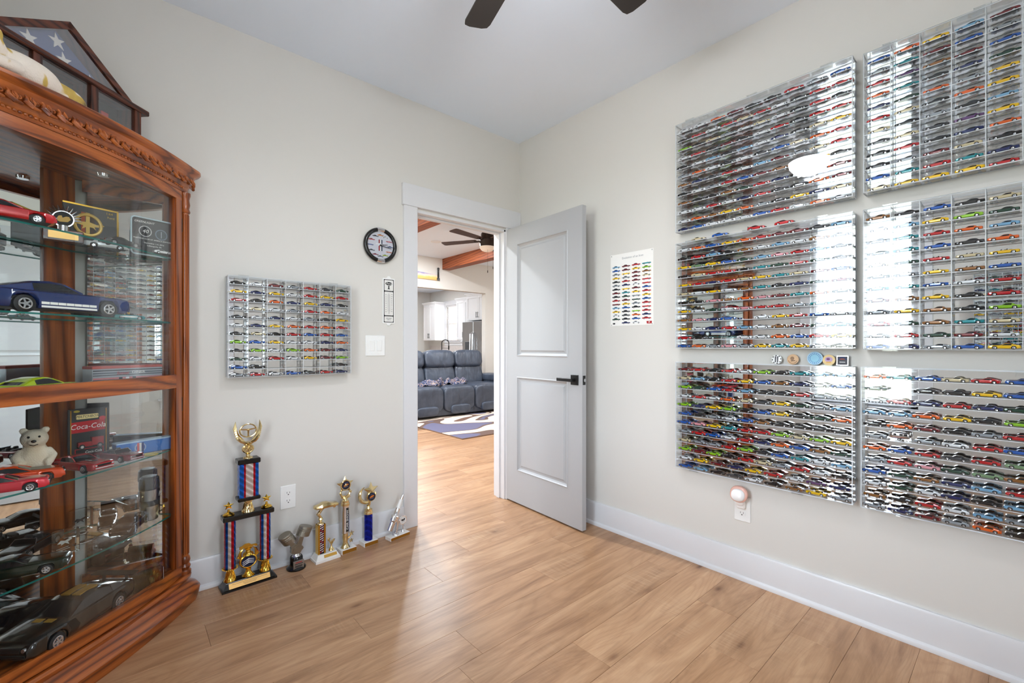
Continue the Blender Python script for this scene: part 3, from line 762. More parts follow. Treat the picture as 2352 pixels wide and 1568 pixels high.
def car_parts(kind, hi=False):
    """unit-length car, nose +x, wheels on z=0 -> (body MB, windows MB, wheel MB, wheel spots)"""
    K = KINDS[kind]; w = K['w']
    xs = {-.5,-.494,-.47,-.44,.44,.475,.495,.5,-.13,0.0,.1}
    for c in (XF, XR):
        for q in (-1,-.97,-.8,-.5,-.2,.2,.5,.8,.97,1): xs.add(round(c+RA*q, 4))
    if hi:
        for i in range(-9, 10): xs.add(round(i*.05+.004, 4))
    xs = sorted(xs)
    def zb(x):
        for c in (XF, XR):
            d = abs(x-c)
            if d < RA*0.985: return min(RW + math.sqrt(RA*RA-d*d)*0.92, 0.142)
        return 0.040 if abs(x) < .46 else 0.058
    taper = [(-.5,.80),(-.48,.90),(-.40,.975),(-.25,1),(.25,1),(.40,.965),(.47,.90),(.5,.78)]
    body = MB(); rings = []
    for x in xs:
        d = lerp_tab(K['deck'], x); t = lerp_tab(taper, x)*w; b = zb(x)
        lo = max(b, 0.0)
        half = [(t*.90, b), (t*.985, min(b+.022, d-.03)), (t, min(max(.105, b+.03), d-.02)), (t*.975, d-.013), (t*.90, d-.001), (t*.45, d+.005)]
        rings.append([(x, y, z) for y, z in half] + [(x, -y, z) for y, z in half[::-1]])
    n = 12
    body.loft([r[::-1] for r in rings], 0, True)
    # black floor pan and wheel wells
    body.box(-.44,-w*.80,.036, .44,w*.80,.13, 1)
    win = MB()
    if K['roof']:
        rx = [p[0] for p in K['roof']]
        st = sorted(set(rx + [K['quarter'], K['top'][0], K['top'][1]]))
        def cab(x, k=1.0):
            z = lerp_tab(K['roof'], x); d = lerp_tab(K['deck'], x)-.004
            f_ = max(0.0, min(1.0, (z-d)/.085)); wt = w*(.86-.20*f_)
            return d, z, wt
        rings = []
        for x in st:
            d, z, wt = cab(x)
            zz = max(z, d+.002)
            half = [(w*.855, d), (wt+.004, d+(zz-d)*.86), (wt*.86, zz), (wt*.4, zz+.003)]
            rings.append(([(x, y, q) for y, q in half] + [(x, -y, q) for y, q in half[::-1]])[::-1])
        win.loft(rings, 0, True)
        # painted roof skin
        sk = [x for x in st if K['top'][0]-1e-6 <= x <= K['top'][1]+1e-6]
        rings = []
        for x in sk:
            d, z, wt = cab(x)
            e = .004
            half = [(wt+e+.003, d+(z-d)*.84), (wt*.90+e, z+e*.6), (wt*.4, z+.003+e)]
            top = [(x, y, q) for y, q in half] + [(x, -y, q) for y, q in half[::-1]]
            bot = [(x, p[1]*.9, p[2]-.012) for p in top[::-1]]
            rings.append((top + bot)[::-1])
        body.loft(rings, 0, True)
        # painted rear quarters (C pillars) and windscreen pillars
        for s_ in (-1, 1):
            q = [x for x in st if x <= K['quarter']+1e-6]
            rings = []
            for x in q:
                d, z, wt = cab(x); zz = max(z, d+.003)
                a = [(x, s_*(w*.86+.004), d-.004), (x, s_*(wt+.0085), d+(zz-d)*.87), (x, s_*(wt*.88+.004), zz+.003), (x, s_*(wt*.55 if kind == 'coupe' else wt*.70), zz+.004), (x, s_*(wt*.5), d)]
                rings.append(a if s_ < 0 else a[::-1])
            body.loft(rings, 0, True)
            d1, z1, wt1 = cab(K['top'][1]); xb = K['roof'][-1][0]
            body.tube([(xb-.004, s_*w*.85, lerp_tab(K['deck'], xb)), (K['top'][1]-.003, s_*(wt1+.003), z1-.006)], .008, 6, 0)
    else:
        body.box(-.24,-w*.72,.12, .13,w*.72,.186, 1)                       # open cockpit
        for y in (-.075,.075):
            body.sell((-.03,y,.19), (.045,.055,.028), .6, None, 10, 6, 1).sell((-.085,y,.215), (.022,.055,.04), .6, None, 10, 6, 1)
        body.sell((-.20,0,.19), (.06,.13,.022), .6, None, 12, 6, 1)
        win.add([(.15,-.165,.18),(.15,.165,.18),(.085,.14,.245),(.085,-.14,.245)], [(0,1,2,3),(3,2,1,0)])
        body.tube([(.15,-.168,.178),(.085,-.143,.247),(.085,.143,.247),(.15,.168,.178)], .006, 6, 2)
    # bumpers, grille, lamps
    for s_ in (-1, 1):
        body.box(min(s_*.494,s_*.508),-w*.74,.075, max(s_*.494,s_*.508),w*.74,.092, 2 if kind != 'modern' else 1)
        body.cyl((.478,s_*w*.66,.128),(.503,s_*w*.66,.128),.016,n=8,mi=2)
        body.box(-.504,min(s_*w*.45,s_*w*.75),.125, -.48,max(s_*w*.45,s_*w*.75),.148, 3)
    body.box(.47,-w*.52,.108,.5035,w*.52,.142, 1)
    wh = MB()
    wh.lathe([(.001,-.026),(RW*.80,-.026),(RW,-.019),(RW,.019),(RW*.80,.026),(.001,.026)], 14 if not hi else 28, 0)
    wh.lathe([(.001,.029),(RW*.22,.029),(RW*.24,.0262),(RW*.50,.0262),(RW*.60,.028),(RW*.66,.0255),(.001,.0255)], 14 if not hi else 28, 1)
    if hi:
        for i in range(5):
            a = 2*PI*i/5
            wh.box(.004,-.006,.026, RW*.62,.006,.030, 1, Matrix.Rotation(a,4,'Z'))
        wh.lathe([(.001,.0256),(RW*.62,.0256),(RW*.62,.0262),(.001,.0262)], 20, 2)
    R = Matrix.Rotation(-PI/2, 4, 'X')      # local z (outer face) -> +y
    wh.v = [tuple(R @ Vector(p)) for p in wh.v]
    spots = [(XF, w-.028, 0), (XF, -(w-.028), PI), (XR, w-.028, 0), (XR, -(w-.028), PI)]
    return body, win, wh, spots
REDLAMP = plain('red_lamp', (150, 14, 16), 0.2)
CAR = {}
for k_ in KINDS:
    for hi in (False, True):
        b, wi, wh, sp = car_parts(k_, hi)
        CAR[k_, hi] = (b.mesh('body', [PAINT, RUBBER, RIM, REDLAMP], 40), wi.mesh('windows', [CARGLASS], 30), wh.mesh('wheel', [RUBBER, RIM, DARKI], 40), sp, (b, wi, wh))

COLS = {'r': ('red', (190,22,28)), 'R': ('dark red', (112,16,26)), 'o': ('orange', (232,98,18)), 'y': ('yellow', (244,196,14)),
        'g': ('sage green', (122,152,112)), 'G': ('dark green', (22,66,48)), 'L': ('lime green', (140,196,30)), 'b': ('blue', (24,88,176)),
        'B': ('navy blue', (22,36,92)), 'c': ('light blue', (122,172,206)), 't': ('teal', (24,142,150)), 'w': ('white', (228,230,232)),
        'k': ('black', (20,20,23)), 's': ('silver', (150,156,162)), 'd': ('charcoal', (62,64,68)), 'n': ('bronze', (146,94,40)),
        'e': ('cream', (212,196,156)), 'p': ('pink', (226,150,158)), 'u': ('purple', (92,54,104))}
def make_car(label, kind, code, L, loc, rz, hi=False, group=None, rgb=None, pm=None):
    t = thing('toy_car', label, 'toy car', loc, (0,0,rz), group)
    t.scale = (L, L, L)
    b, wi, wh, sp, _ = CAR[kind, hi]
    c = srgb(*(rgb or COLS[code][1]))
    ob = obj('body', b, t); ob.color = c
    obj('windows', wi, t)
    for x, y, a in sp: obj('wheel', wh, t, (x, y, RW), (0,0,a))
    return t

# merged mass of the smaller cars
class Mass:
    def __init__(s): s.v=[]; s.f=[]; s.m=[]; s.c=[]; s.n=0
    def add(s, kind, code, L, M):
        b, wi, wh, sp, (mb, mw, mh) = CAR[kind, False]
        col = srgb(*COLS[code][1])
        for src, mats, X in [(mb, {0:0,1:1,2:2,3:3}, Matrix()), (mw, {0:4}, Matrix())] + [(mh, {0:1,1:2,2:1}, Matrix.Translation((x,y,RW)) @ Matrix.Rotation(a,4,'Z')) for x,y,a in sp]:
            A = np.array(M @ Matrix.Diagonal((L,L,L,1)) @ X)
            V = np.asarray(src.v) @ A[:3,:3].T + A[:3,3]
            s.v.append(V); s.f.extend([tuple(i+s.n for i in q) for q in src.f]); s.m.extend([mats[i] for i in src.m])
            s.c.append(np.tile(col, (len(V),1))); s.n += len(V)
    def build(s, name):
        me = bpy.data.meshes.new(name)
        me.from_pydata(np.concatenate(s.v).tolist(), [], s.f)
        for m in (PAINT_MASS, RUBBER, RIM, REDLAMP, CARGLASS): me.materials.append(m)
        me.polygons.foreach_set('material_index', s.m)
        me.polygons.foreach_set('use_smooth', [True]*len(s.f))
        at = me.attributes.new('paint', 'FLOAT_COLOR', 'POINT')
        at.data.foreach_set('color', np.concatenate(s.c).astype(np.float32).ravel())
        me.set_sharp_from_angle(angle=math.radians(40))
        me.update()
        return obj(name, me)

# ================================================================== DISPLAY CASES
CD = 0.066       # case depth
def display_case(label, loc, rot, w, h, rows, cols, dividers, clips_top, clips_bot, tilt=0.0):
    """local x = viewer's right, y into the wall (0 at wall), z up, origin bottom centre"""
    t = thing('display_case', label, 'display case', loc, rot, 'acrylic car display cases')
    MB().box(-w/2+.004,-.006,.004, w/2-.004,-.003,h-.004).build('mirror_back', [MIRROR], t)
    def slab(x0,y0,z0,x1,y1,z1, name='panel'):
        # clear faces with frosted sawn edges (the thin faces)
        m = MB(); m.box(x0,y0,z0,x1,y1,z1)
        d = [x1-x0, y1-y0, z1-z0]; k = d.index(min(d))
        fm = {2:(0,0,1,1,1,1), 1:(1,1,0,1,0,1), 0:(1,1,1,0,1,0)}[k]
        m.m = list(fm)
        return m
    th = .004
    slab(-w/2,-CD,0, w/2,-.002,th).build('case_bottom', [ACRYL, ACRYL_EDGE], t)
    slab(-w/2,-CD,h-th, w/2,-.002,h).build('case_top', [ACRYL, ACRYL_EDGE], t)
    for x in (-w/2, w/2-th): slab(x,-CD,th, x+th,-.002,h-th).build('case_side', [ACRYL, ACRYL_EDGE], t)
    slab(-w/2+.001,-CD-.003,.001, w/2-.001,-CD,h-.001).build('front_panel', [ACRYL, ACRYL_EDGE], t)
    p = h/rows
    sm = slab(-w/2+th,-CD+.004,-.0025, w/2-th,-.006,0).mesh('shelf', [ACRYL, ACRYL_EDGE])
    for i in range(1, rows): obj('shelf', sm, t, (0,0,p*i))
    if dividers:
        dm = slab(-.0012,-CD+.004,th, .0012,-.006,h-th).mesh('divider', [ACRYL, ACRYL_EDGE])
        for i in range(1, cols): obj('divider', dm, t, (-w/2+w*i/cols,0,0))
    cm = MB(); cm.box(-.022,-CD-.006,-.004,.022,-CD+.012,-.001).box(-.022,-CD-.006,-.020,.022,-CD-.003,-.001).box(-.022,-CD-.006,-.022,-.020,-CD+.012,0).box(.020,-CD-.006,-.022,.022,-CD+.012,0)
    cme = cm.mesh('clip', [ACRYL_EDGE if False else ACRYL])
    for x in clips_top: obj('clip', cme, t, (x,0,h+.005))
    for x in clips_bot: obj('clip', cme, t, (x,0,-.005), (0,PI,0))
    return t
ORD = ['first','second','third','fourth','fifth','sixth','seventh','eighth','ninth','tenth','eleventh','twelfth']
CASES = []
def fill_case(key, where, t, w, h, grid, kinds, nose, L=0.0745, x0=None, pitch=None, end='door end'):
    p = h/12.0
    loc, rot = Vector(t.location), t.rotation_euler.to_matrix().to_4x4()
    rnd = random.Random(key)
    for r, row in enumerate(grid):
        cells = row.split()
        pt = pitch or (w-.008)/len(cells)
        xs0 = -w/2+.004 if x0 is None else x0
        for c, code in enumerate(cells):
            if code[0] == '.': rnd.random(); continue
            kind = kinds(r, c, rnd)
            ll = L*rnd.uniform(.95, 1.04)
            lx = xs0 + pt*(c+.5) + rnd.uniform(-.003,.003)
            ly = -CD+.004+.006+ll*.2 + rnd.uniform(0,.004)
            lz = p*(11-r) + (.0042 if r == 11 else .0003)
            a = (0 if nose > 0 else PI) + rnd.uniform(-.05,.05)
            P = loc + rot @ Vector((lx, ly, lz))
            CASES.append(dict(key=key, where=where, r=r, c=c, n=len(cells), code=code, kind=kind, L=ll, loc=P, rz=t.rotation_euler.z + a, end=end))

fast = lambda r,c,g_: g_.choice(['fastback','fastback','coupe'])
mod = lambda r,c,g_: g_.choice(['modern','modern','fastback'])
def r3k(r,c,g_): return 'convertible' if 3 <= r <= 8 and g_.random() < .9 else g_.choice(['fastback','coupe'])
def r4k(r,c,g_): return 'convertible' if 4 <= r <= 6 else g_.choice(['fastback','coupe','coupe'])

caseL = display_case('wide clear case of cars on the wall by the light switch', (-1.649, -.001, 1.004), (0,0,0), .60, .50, 12, 7, True, (-.235,.20), (.03,))
fill_case('L', 'case by the switch', caseL, .60, .50, [
 'k w R s r d G','y B y w r y r','r k o B y B k','s e w s r o w','d w B w s d y','w B y o r o r','k e k r b r b','L b y w w B o','d L w L o R B','G w r w y R L','b k . . . . k','s r w b d r B'], mod, 1, .068, end='cabinet end')
RZ = (0,0,-PI/2)
case1 = display_case('clear mirrored case of mostly dark cars, uppermost above the poster side', (-.001, -1.737, 1.775), RZ, .782, .582, 12, 10, False, (-.31,0,.30), (-.05,.2))
fill_case('R1', 'top case beside poster', case1, .782, .582, [
 'w w o R k k r s b','k r w r e r w k r r','L k e s w e w k r k','w r k R k w r k r r','k w c k c w B k e y','s o w k w k b e o r','n B d r w c R s e r','k w s r b R n o y d','n k k n G r B k o R','w w r w B r k k o R','w o n y o s k y B e','B b w w w b r w o s'], fast, 1)
case3 = display_case('clear mirrored case with four loose cars parked on its top', (-.001, -1.737, 1.147), RZ, .782, .568, 12, 10, False, (-.31,-.02,.28), (-.3,.22))
fill_case('R3', 'middle case beside poster', case3, .782, .568, [
 'w o b y o r R R d c','k r c k n w c w n s','y g y b G c p r c k','k e r r k t G r G k','y r B r e y t e R b','e w y w n t k B G R','k k p n o p R t o G','y w G w p r r s t G','n p B b . w y r b w','y w B r c w n R G t','r k . . w w o b r y','b o s p s y t y s k'], r3k, 1)
case5 = display_case('clear mirrored case of muscle cars hanging above the night light', (-.001, -1.737, .503), RZ, .782, .571, 12, 10, False, (-.31,.0,.30), (-.29,.19))
fill_case('R5', 'bottom case above night light', case5, .782, .571, [
 'R r k r w L k t c c','e c k r y b n B w b','L G b r c k d r s s','w r w o e d y G s c','L B y L k b y k G o','b k s w b n k k k k','b p y t r r L e L y','s r b w r B o b n G','e s s r L k b t w c','L R L k r e s r w k','w y R B y r w u B','b c k d w k n y s'], fast, -1)
W2c = .77
case2 = display_case('clear divided case of cars, uppermost of the pair column past the coins', (-.001, -2.161-W2c/2, 1.778), RZ, W2c, .565, 12, 9, True, (-.30,-.05,.3), (-.25,.2))
fill_case('R2', 'top divided case', case2, W2c, .565, [
 'b o y c R k r b s','s t R b s w k y r','r u n R b b o k w','o t k B G y r s b','B G o s y k w r e','r e k o y b G k r','e k s k c r y w b','d e d u y k o b r','k r k B o w s k y','k s R e k r b G o','b t r t B y k w r','e y y y r b k s w'], fast, -1)
case4 = display_case('clear divided case of cars hung between two others past the coins', (-.001, -2.161-W2c/2, 1.143), RZ, W2c, .568, 12, 9, True, (-.30,.14,.33), (-.3,.15))
fill_case('R4', 'middle divided case', case4, W2c, .568, [
 'n k b k e r b k w','w c y L G b k s r','s t r o c y w k b','G t b k o k r e s','e G r e y w b r k','G s y n b o k G y','t t b w r k s b o','R n y k r w b k e','s y n k L r k o b','r G n t e b y w k','s r G R w k o b r','b B s b y r k w s'], r4k, -1)
case6 = display_case('open-shelved clear mirrored case holding a toy travel trailer among cars', (-.001, -2.153-.391, .503), RZ, .782, .571, 12, 10, False, (-.30,.05,.33), (-.26,.12))
fill_case('R6', 'bottom case with trailer', case6, .782, .571, [
 'o t b e r b k w r y','G . k k y b s r k o','w r B r B G y k w b','c c o y k L r b s k','k o R k s r w G y b','s . s w r b k o e r','o b r d r g s k b y','s r p G g n b w k r','b G n B c r y s k o','w G w B k c r b y s','n k r w c s b k r e','s B R s o k y w b r'], fast, -1)

# cars on the walls that only the mirrors see
caseB = display_case('clear mirrored case of cars, upper one on the back wall', (-2.385, ROOM_B+.001, 1.53), (0,0,PI), .782, .571, 12, 10, True, (-.3,.3), (.1,))
caseB2 = display_case('clear mirrored case of cars, lower one on the back wall', (-2.385, ROOM_B+.001, .92), (0,0,PI), .782, .571, 12, 10, True, (-.3,.3), (.1,))
caseO = display_case('clear mirrored case of cars on the wall beside the window', (ROOM_W+.001, -2.72, 1.16), (0,0,PI/2), .782, .571, 12, 10, True, (-.3,.3), (.1,))
gr = random.Random(3)
for kk, tt in (('B', caseB), ('B', caseB2), ('O', caseO)):
    fill_case(kk, '', tt, .782, .571, [' '.join(gr.choice('rRoyGbBctwkksdney') for _ in range(10)) for _ in range(12)], fast, -1)

# largest in the picture become cars of their own, the rest one mass
cp = Vector(cam.location)
def shown(d):
    v = d['loc'] - cp
    fwd = Vector((math.cos(math.radians(48.9)), math.sin(math.radians(48.9)), 0)); rt = Vector((fwd.y, -fwd.x, 0))
    z = v.dot(fwd)
    if z < .3 or d['key'] in 'BO': return -1
    x = 1176 + 1025*v.dot(rt)/z; y = 796 - 1025*v.z/z
    if x > 2365 or y < -12: return -1
    ax = Vector((math.cos(d['rz']), math.sin(d['rz']), 0))*d['L']*.5
    a, b = v-ax, v+ax
    return abs(a.dot(rt)/a.dot(fwd) - b.dot(rt)/b.dot(fwd))*1025
for d in CASES: d['px'] = shown(d)
CASES.sort(key=lambda d: -d['px'])
mass = Mass()
SINGLE = 272
for i, d in enumerate(CASES):
    if i < SINGLE and d['px'] > 0:
        lab = '%s toy car, %s shelf down, %s from %s, %s' % (COLS[d['code'][0]][0], ORD[d['r']], ORD[d['c']], d['end'], d['where'])
        make_car(lab, d['kind'], d['code'][0], d['L'], d['loc'], d['rz'], False, 'toy cars in the wall cases')
    else:
        M = Matrix.Translation(d['loc']) @ Matrix.Rotation(d['rz'], 4, 'Z')
        mass.add(d['kind'], d['code'][0], d['L'], M)
mo = mass.build('toy_car_rows')
tag(mo, 'remaining rows of small toy cars filling the wall cases', 'toy cars', None, 'stuff')

# toy travel trailer, sixth shelf of the lowest divided-off case
tr = thing('toy_trailer', 'silver toy travel trailer, sixth shelf down, bottom case', 'toy trailer', (-.036, -2.153-.117, .503+.571/12*6+.0004), (0,0,PI/2))
rg_ = []
for x, s_ in ((-.033,.35),(-.031,.72),(-.026,.92),(-.018,1),(.018,1),(.026,.92),(.031,.72),(.033,.35)):
    rg_.append([(x, .0135*s_*math.copysign(abs(math.cos(a))**.5, math.cos(a)), .0205+.0135*s_*math.copysign(abs(math.sin(a))**.5, math.sin(a))) for a in [2*PI*k/20 for k in range(20)]])
MB().loft([r[::-1] for r in rg_]).build('shell', [STEEL], tr)
for x in (-.02,-.006,.012):
    for s_ in (-1,1): MB().cbox(x-.005,min(s_*.0133,s_*.0139),.021, x+.005,max(s_*.0133,s_*.0139),.028, .0006).build('trailer_window', [CARGLASS], tr)
for s_ in (-1,1):
    MB().cyl((.0,s_*.009,.0055),(.0,s_*.0135,.0055),.0055,n=14,mi=0).cyl((.0,s_*.0135,.0055),(.0,s_*.0138,.0055),.003,n=10,mi=1).build('wheel', [RUBBER, RIM], tr)
MB().box(-.018,-.0136,.0135,.018,.0136,.0145).build('stripe', [REDINK], tr)

# loose cars on top of the middle case
for nm, kd, cd, y, L in (('cream toy coupe parked on top of the middle case', 'coupe', 'e', -1.462, .072), ('blue toy fastback parked on top of the middle case', 'fastback', 'b', -1.575, .078), ('red toy sports car with rear wing on top of the middle case', 'modern', 'r', -1.748, .080), ('red toy coupe without wing on top of the middle case', 'modern', 'r', -1.868, .080)):
    t = make_car(nm, kd, cd, L, (-.036, y, 1.7155), -PI/2, True, 'cars parked on the middle case')
    if 'wing' in nm and 'without' not in nm:
        MB().box(-.50,-.17,.255,-.43,.17,.265).box(-.475,-.13,.17,-.455,-.12,.26).box(-.475,.12,.17,-.455,.13,.26).build('rear_wing', [BLACKP], t)
# ================================================================== CEILING FAN OF THE DISPLAY ROOM
FANB = plain('espresso_fan_blade', (44, 38, 34), 0.55)
cf = thing('ceiling_fan', 'dark ceiling fan with lit bowl and pull chain above the room', 'fan', (-1.36, -1.62, H))
MB().lathe([(.001,-.06),(.07,-.05),(.085,0),(.001,0)], 28).cyl((0,0,-.05),(0,0,-.12),.02,n=14).build('canopy', [BLACKM], cf)
MB().lathe([(.001,-.27),(.11,-.27),(.13,-.235),(.13,-.16),(.10,-.115),(.03,-.105),(.001,-.105)], 36).build('motor_housing', [BLACKM], cf)
MB().lathe([(.001,-.31),(.10,-.31),(.115,-.27),(.001,-.27)], 32).build('light_fitter', [BLACKM], cf)
MB().lathe([(.001,-.405),(.05,-.398),(.09,-.378),(.115,-.345),(.122,-.312),(.001,-.312)], 32).build('light_bowl', [glow('lit_fan_bowl', (246, 248, 255), LAMP_ON)], cf)
fb = blade_mesh(0.567, 0.10, 0.112, 0.006, FANB, 0.16)
for i in range(5):
    a = math.radians(3.0 + 72*i)
    obj('blade', fb, cf, (0,0,-.238), (math.radians(-9),0,a))
    obj('blade_iron', MB().cbox(.09,-.02,-.254,.20,.02,-.246,.003).mesh('blade_iron', [BLACKM]), cf, (0,0,0), (0,0,a))
ch = MB()
cx_, cy_ = -.065, -.005
for i in range(36): ch.sell((cx_,cy_,-.30-.0055*i), (.0021,)*3, 1, None, 8, 5)
ch.build('pull_chain', [STEEL], cf)
MB().lathe([(.0015,-.036),(.005,-.033),(.005,-.004),(.002,0)], 12, 0, (cx_,cy_,-.30-.0055*36)).build('chain_pull', [STEEL], cf)

# ================================================================== THINGS ON THE DOOR WALL (y = 0)
def print_mesh(name, polys, parent, loc=(0,0,0), rot=(0,0,0)):
    """flat printed shapes: list of (polygon [(x,z)], rgb, lift); lies in the local xz plane facing -y"""
    vs_, fs, cs = [], [], []
    for poly, rgb, lift in polys:
        o_ = len(vs_); vs_ += [(p[0], -lift, p[1]) for p in poly]; fs.append(tuple(range(o_, o_+len(poly))))
        cs += [srgb(*rgb)]*len(poly)
    me = bpy.data.meshes.new(name); me.from_pydata(vs_, [], fs); me.materials.append(PRINT)
    at_ = me.attributes.new('paint', 'FLOAT_COLOR', 'POINT'); at_.data.foreach_set('color', np.array(cs, dtype=np.float32).ravel())
    me.update()
    return obj(name, me, parent, loc, rot)
def car_print(cx, cz, L, rgb, conv=False, lift=.0004, flip=1):
    f_ = lambda pts: [(cx+flip*p[0]*L, cz+p[1]*L) for p in pts][::flip]
    body = [(-.5,.06),(.5,.06),(.5,.12),(.46,.16),(.16,.18),(-.46,.18),(-.5,.14)]
    out = [(f_(body), rgb, lift)]
    if not conv:
        out.append((f_([(-.36,.17),(.17,.17),(.06,.265),(-.16,.27)]), tuple(int(c*.8) for c in rgb), lift))
        out.append((f_([(-.24,.175),(.11,.175),(.04,.245),(-.13,.25)]), (46,50,58), lift+.0002))
    else:
        out.append((f_([(.10,.18),(.13,.18),(.07,.25),(.05,.25)]), (120,126,134), lift))
    for x in (-.28,.29):
        out.append((f_([(x+.075*math.cos(2*PI*k/10), .075+.075*math.sin(2*PI*k/10)) for k in range(10)]), (26,26,28), lift+.0003))
        out.append((f_([(x+.04*math.cos(2*PI*k/8), .075+.04*math.sin(2*PI*k/8)) for k in range(8)]), (170,172,176), lift+.0004))
    return out
def disc(cx, cz, r, n=28, sx=1.0): return [(cx+r*sx*math.cos(2*PI*k/n), cz+r*math.sin(2*PI*k/n)) for k in range(n)]

# clock
ck = thing('wall_clock', 'round black-rimmed clock with little cars for hours', 'clock', (-1.149, 0, 1.773))
FRONT = (PI/2, 0, 0)     # text in the xz plane facing -y
MB().lathe([(.001,.002),(.088,.002),(.088,.016),(.001,.016)], 48, 0, (0,0,0), Matrix.Rotation(PI/2,4,'X')).build('dial', [plain('pale_lilac_dial', (208,208,218), 0.4)], ck)
MB().torus((0,-.016,0), .094, .0125, 64, 12, 'y').build('rim', [BLACKP], ck)
for a0 in (PI/2-.24, -PI/2-.24):
    MB().torus((0,-.0165,0), .094, .0132, 10, 12, 'y', 0, None, a0, a0+.48).build('rim_band', [STEEL], ck)
cc = [(230,130,20),(225,225,220),(190,40,50),(60,90,140),(225,110,50),(180,200,40),(120,122,128),(150,40,60),(70,72,78),(50,80,150),(190,40,40),(60,55,60)]
pl_ = []
for i, c in enumerate(cc):
    a = PI/2 - 2*PI*i/12
    pl_ += car_print(.064*math.cos(a), .064*math.sin(a)-.008, .040, c, i in (2,4,9))
for x, c in ((-.0085,(150,40,46)),(0,(232,230,232)),(.0085,(74,84,100))): pl_.append(([(x-.0042,-.034),(x+.0042,-.034),(x+.0042,.034),(x-.0042,.034)], c, .0002))
pl_.append(([(-.032,.004),(-.026,.013),(-.020,.010),(-.008,.012),(.012,.008),(.028,.012),(.034,.010),(.026,.004),(.014,.001),(.020,-.010),(.010,-.002),(-.006,.0),(-.018,-.010),(-.014,.002),(-.024,.004),(-.030,.0)], (226,226,230), .0008))
print_mesh('printed_cars', pl_, ck, (0,-.0162,0))
MB().prism([(-.006,-.002),(.044,.006),(.045,.0085),(-.006,.0035)], -.021, -.020, 'y').prism([(-.008,.0),(.068,-.012),(.068,-.0145),(-.008,-.004)], -.023, -.022, 'y').cyl((0,-.016,0),(0,-.025,0),.004,n=12).build('hands', [BLACKP], ck)
MB().lathe([(.001,.018),(.087,.018),(.087,.019),(.001,.019)], 40, 0, (0,0,0), Matrix.Rotation(PI/2,4,'X')).build('cover_glass', [PANE], ck)

# thermometer
tm_ = thing('wall_thermometer', 'narrow white enamel thermometer beside the door casing', 'thermometer', (-1.090, -.001, 1.30))
pw, ph = .040, .279
outline = [(-pw,.0),(-.016,.0),(-.006,-.014),(.006,-.014),(.016,.0),(pw,.0),(pw,ph),(.016,ph),(.006,ph+.014),(-.006,ph+.014),(-.016,ph),(-pw,ph)]
MB().prism(outline, -.004, 0, 'y').build('plate', [WHITEP], tm_)
def rrect(x0,z0,x1,z1,r,n=4):
    return arc((x1-r,z0+r),r,-PI/2,0,n)+arc((x1-r,z1-r),r,0,PI/2,n)+arc((x0+r,z1-r),r,PI/2,PI,n)+arc((x0+r,z0+r),r,PI,1.5*PI,n)
pl_ = [([(-.033,.006),(.033,.006),(.033,.272),(-.033,.272)], (26,26,28), .0003)]
for z0, z1 in ((.010,.044),(.050,.196),(.202,.268)): pl_.append((rrect(-.029,z0,.029,z1,.006), (226,224,220), .0005))
pl_.append((disc(0,.246,.0105,24,2.1), (30,30,32), .0007))
pl_.append(([(-.006,.232),(.006,.232),(.003,.222),(.008,.212),(-.008,.212),(-.003,.222)], (60,60,62), .0007))
for i in range(24):
    z = .074+.0045*i
    pl_.append(([(-.010,z),(-.004,z),(-.004,z+.0008),(-.010,z+.0008)], (90,90,92), .0007))
    pl_.append(([(.004,z),(.010,z),(.010,z+.0008),(.004,z+.0008)], (90,90,92), .0007))
print_mesh('printed_scale', pl_, tm_, (0,-.004,0))
MB().cyl((0,-.006,.066),(0,-.006,.186),.0022,n=10).sell((0,-.006,.064),(.004,.003,.004),1,None,10,6).build('tube', [plain('pale_tube', (200,198,196), 0.15)], tm_)
text('Ford', .016, (0,-.0049,.246), FRONT, PAPER, tm_, 'lettering', .0001, 1.2, .3)
text('GENUINE\nPARTS', .0085, (0,-.0047,.027), FRONT, INK, tm_)
for i, s_ in enumerate(('120','100','80','60','40','20','0','20','40')): text(s_, .0075, (.019,-.0047,.180-.0130*i), FRONT, INK, tm_)
for i, s_ in enumerate(('50','40','30','20','10','0','10','20','30')): text(s_, .0075, (-.019,-.0047,.176-.0130*i), FRONT, INK, tm_)

# light switch and outlets
def plate(t, w, h):
    MB().cbox(-w/2,-.006,-h/2, w/2,0,h/2,.003).build('cover_plate', [WHITEP], t)
ls = thing('light_switch', 'double white rocker light switch beside the doorway', 'switch', (-1.176, 0, 1.162))
plate(ls, .124, .124)
for x in (-.023,.023):
    M = Matrix.Translation((x,-.006,0)) @ Matrix.Rotation(.06,4,'X')
    MB().cbox(-.0165,-.004,-.033,.0165,.001,.033,.002,0,M).build('rocker', [WHITEP], ls)
    for z in (-.048,.048): MB().cyl((x,-.0055,z),(x,-.007,z),.003,n=10).build('screw', [WHITEP], ls)
SLOT = plain('socket_slot', (40,40,42), 0.6)
def outlet(label, loc, rz, faces=(-.021,.021), cat='outlet'):
    t = thing('wall_outlet', label, cat, loc, (0,0,rz))
    plate(t, .078, .124)
    for z in faces:
        r_ = MB().prism(rrect(-.017,z-.0145,.017,z+.0145,.010,6), -.0085, -.005, 'y').build('receptacle', [WHITEP], t)
        s_ = MB().box(-.0075,-.0088,z-.001,-.0055,-.0084,z+.008).box(.0055,-.0088,z-.001,.0075,-.0084,z+.007).cyl((0,-.0084,z-.007),(0,-.0088,z-.007),.003,n=10)
        s_.build('slots', [SLOT], r_)
    MB().cyl((0,-.0055,0),(0,-.0072,0),.003,n=10).build('screw', [WHITEP], t)
    return t
outlet('white duplex outlet on the wall among the trophies', (-1.665, 0, .353), 0)
outlet('white duplex outlet below the cases holding a night light', (0, -1.668, .348), -PI/2)
nl = thing('night_light', 'round shell-like plug-in night light in the outlet', 'night light', (-.009, -1.668, .371), (0,0,-PI/2))
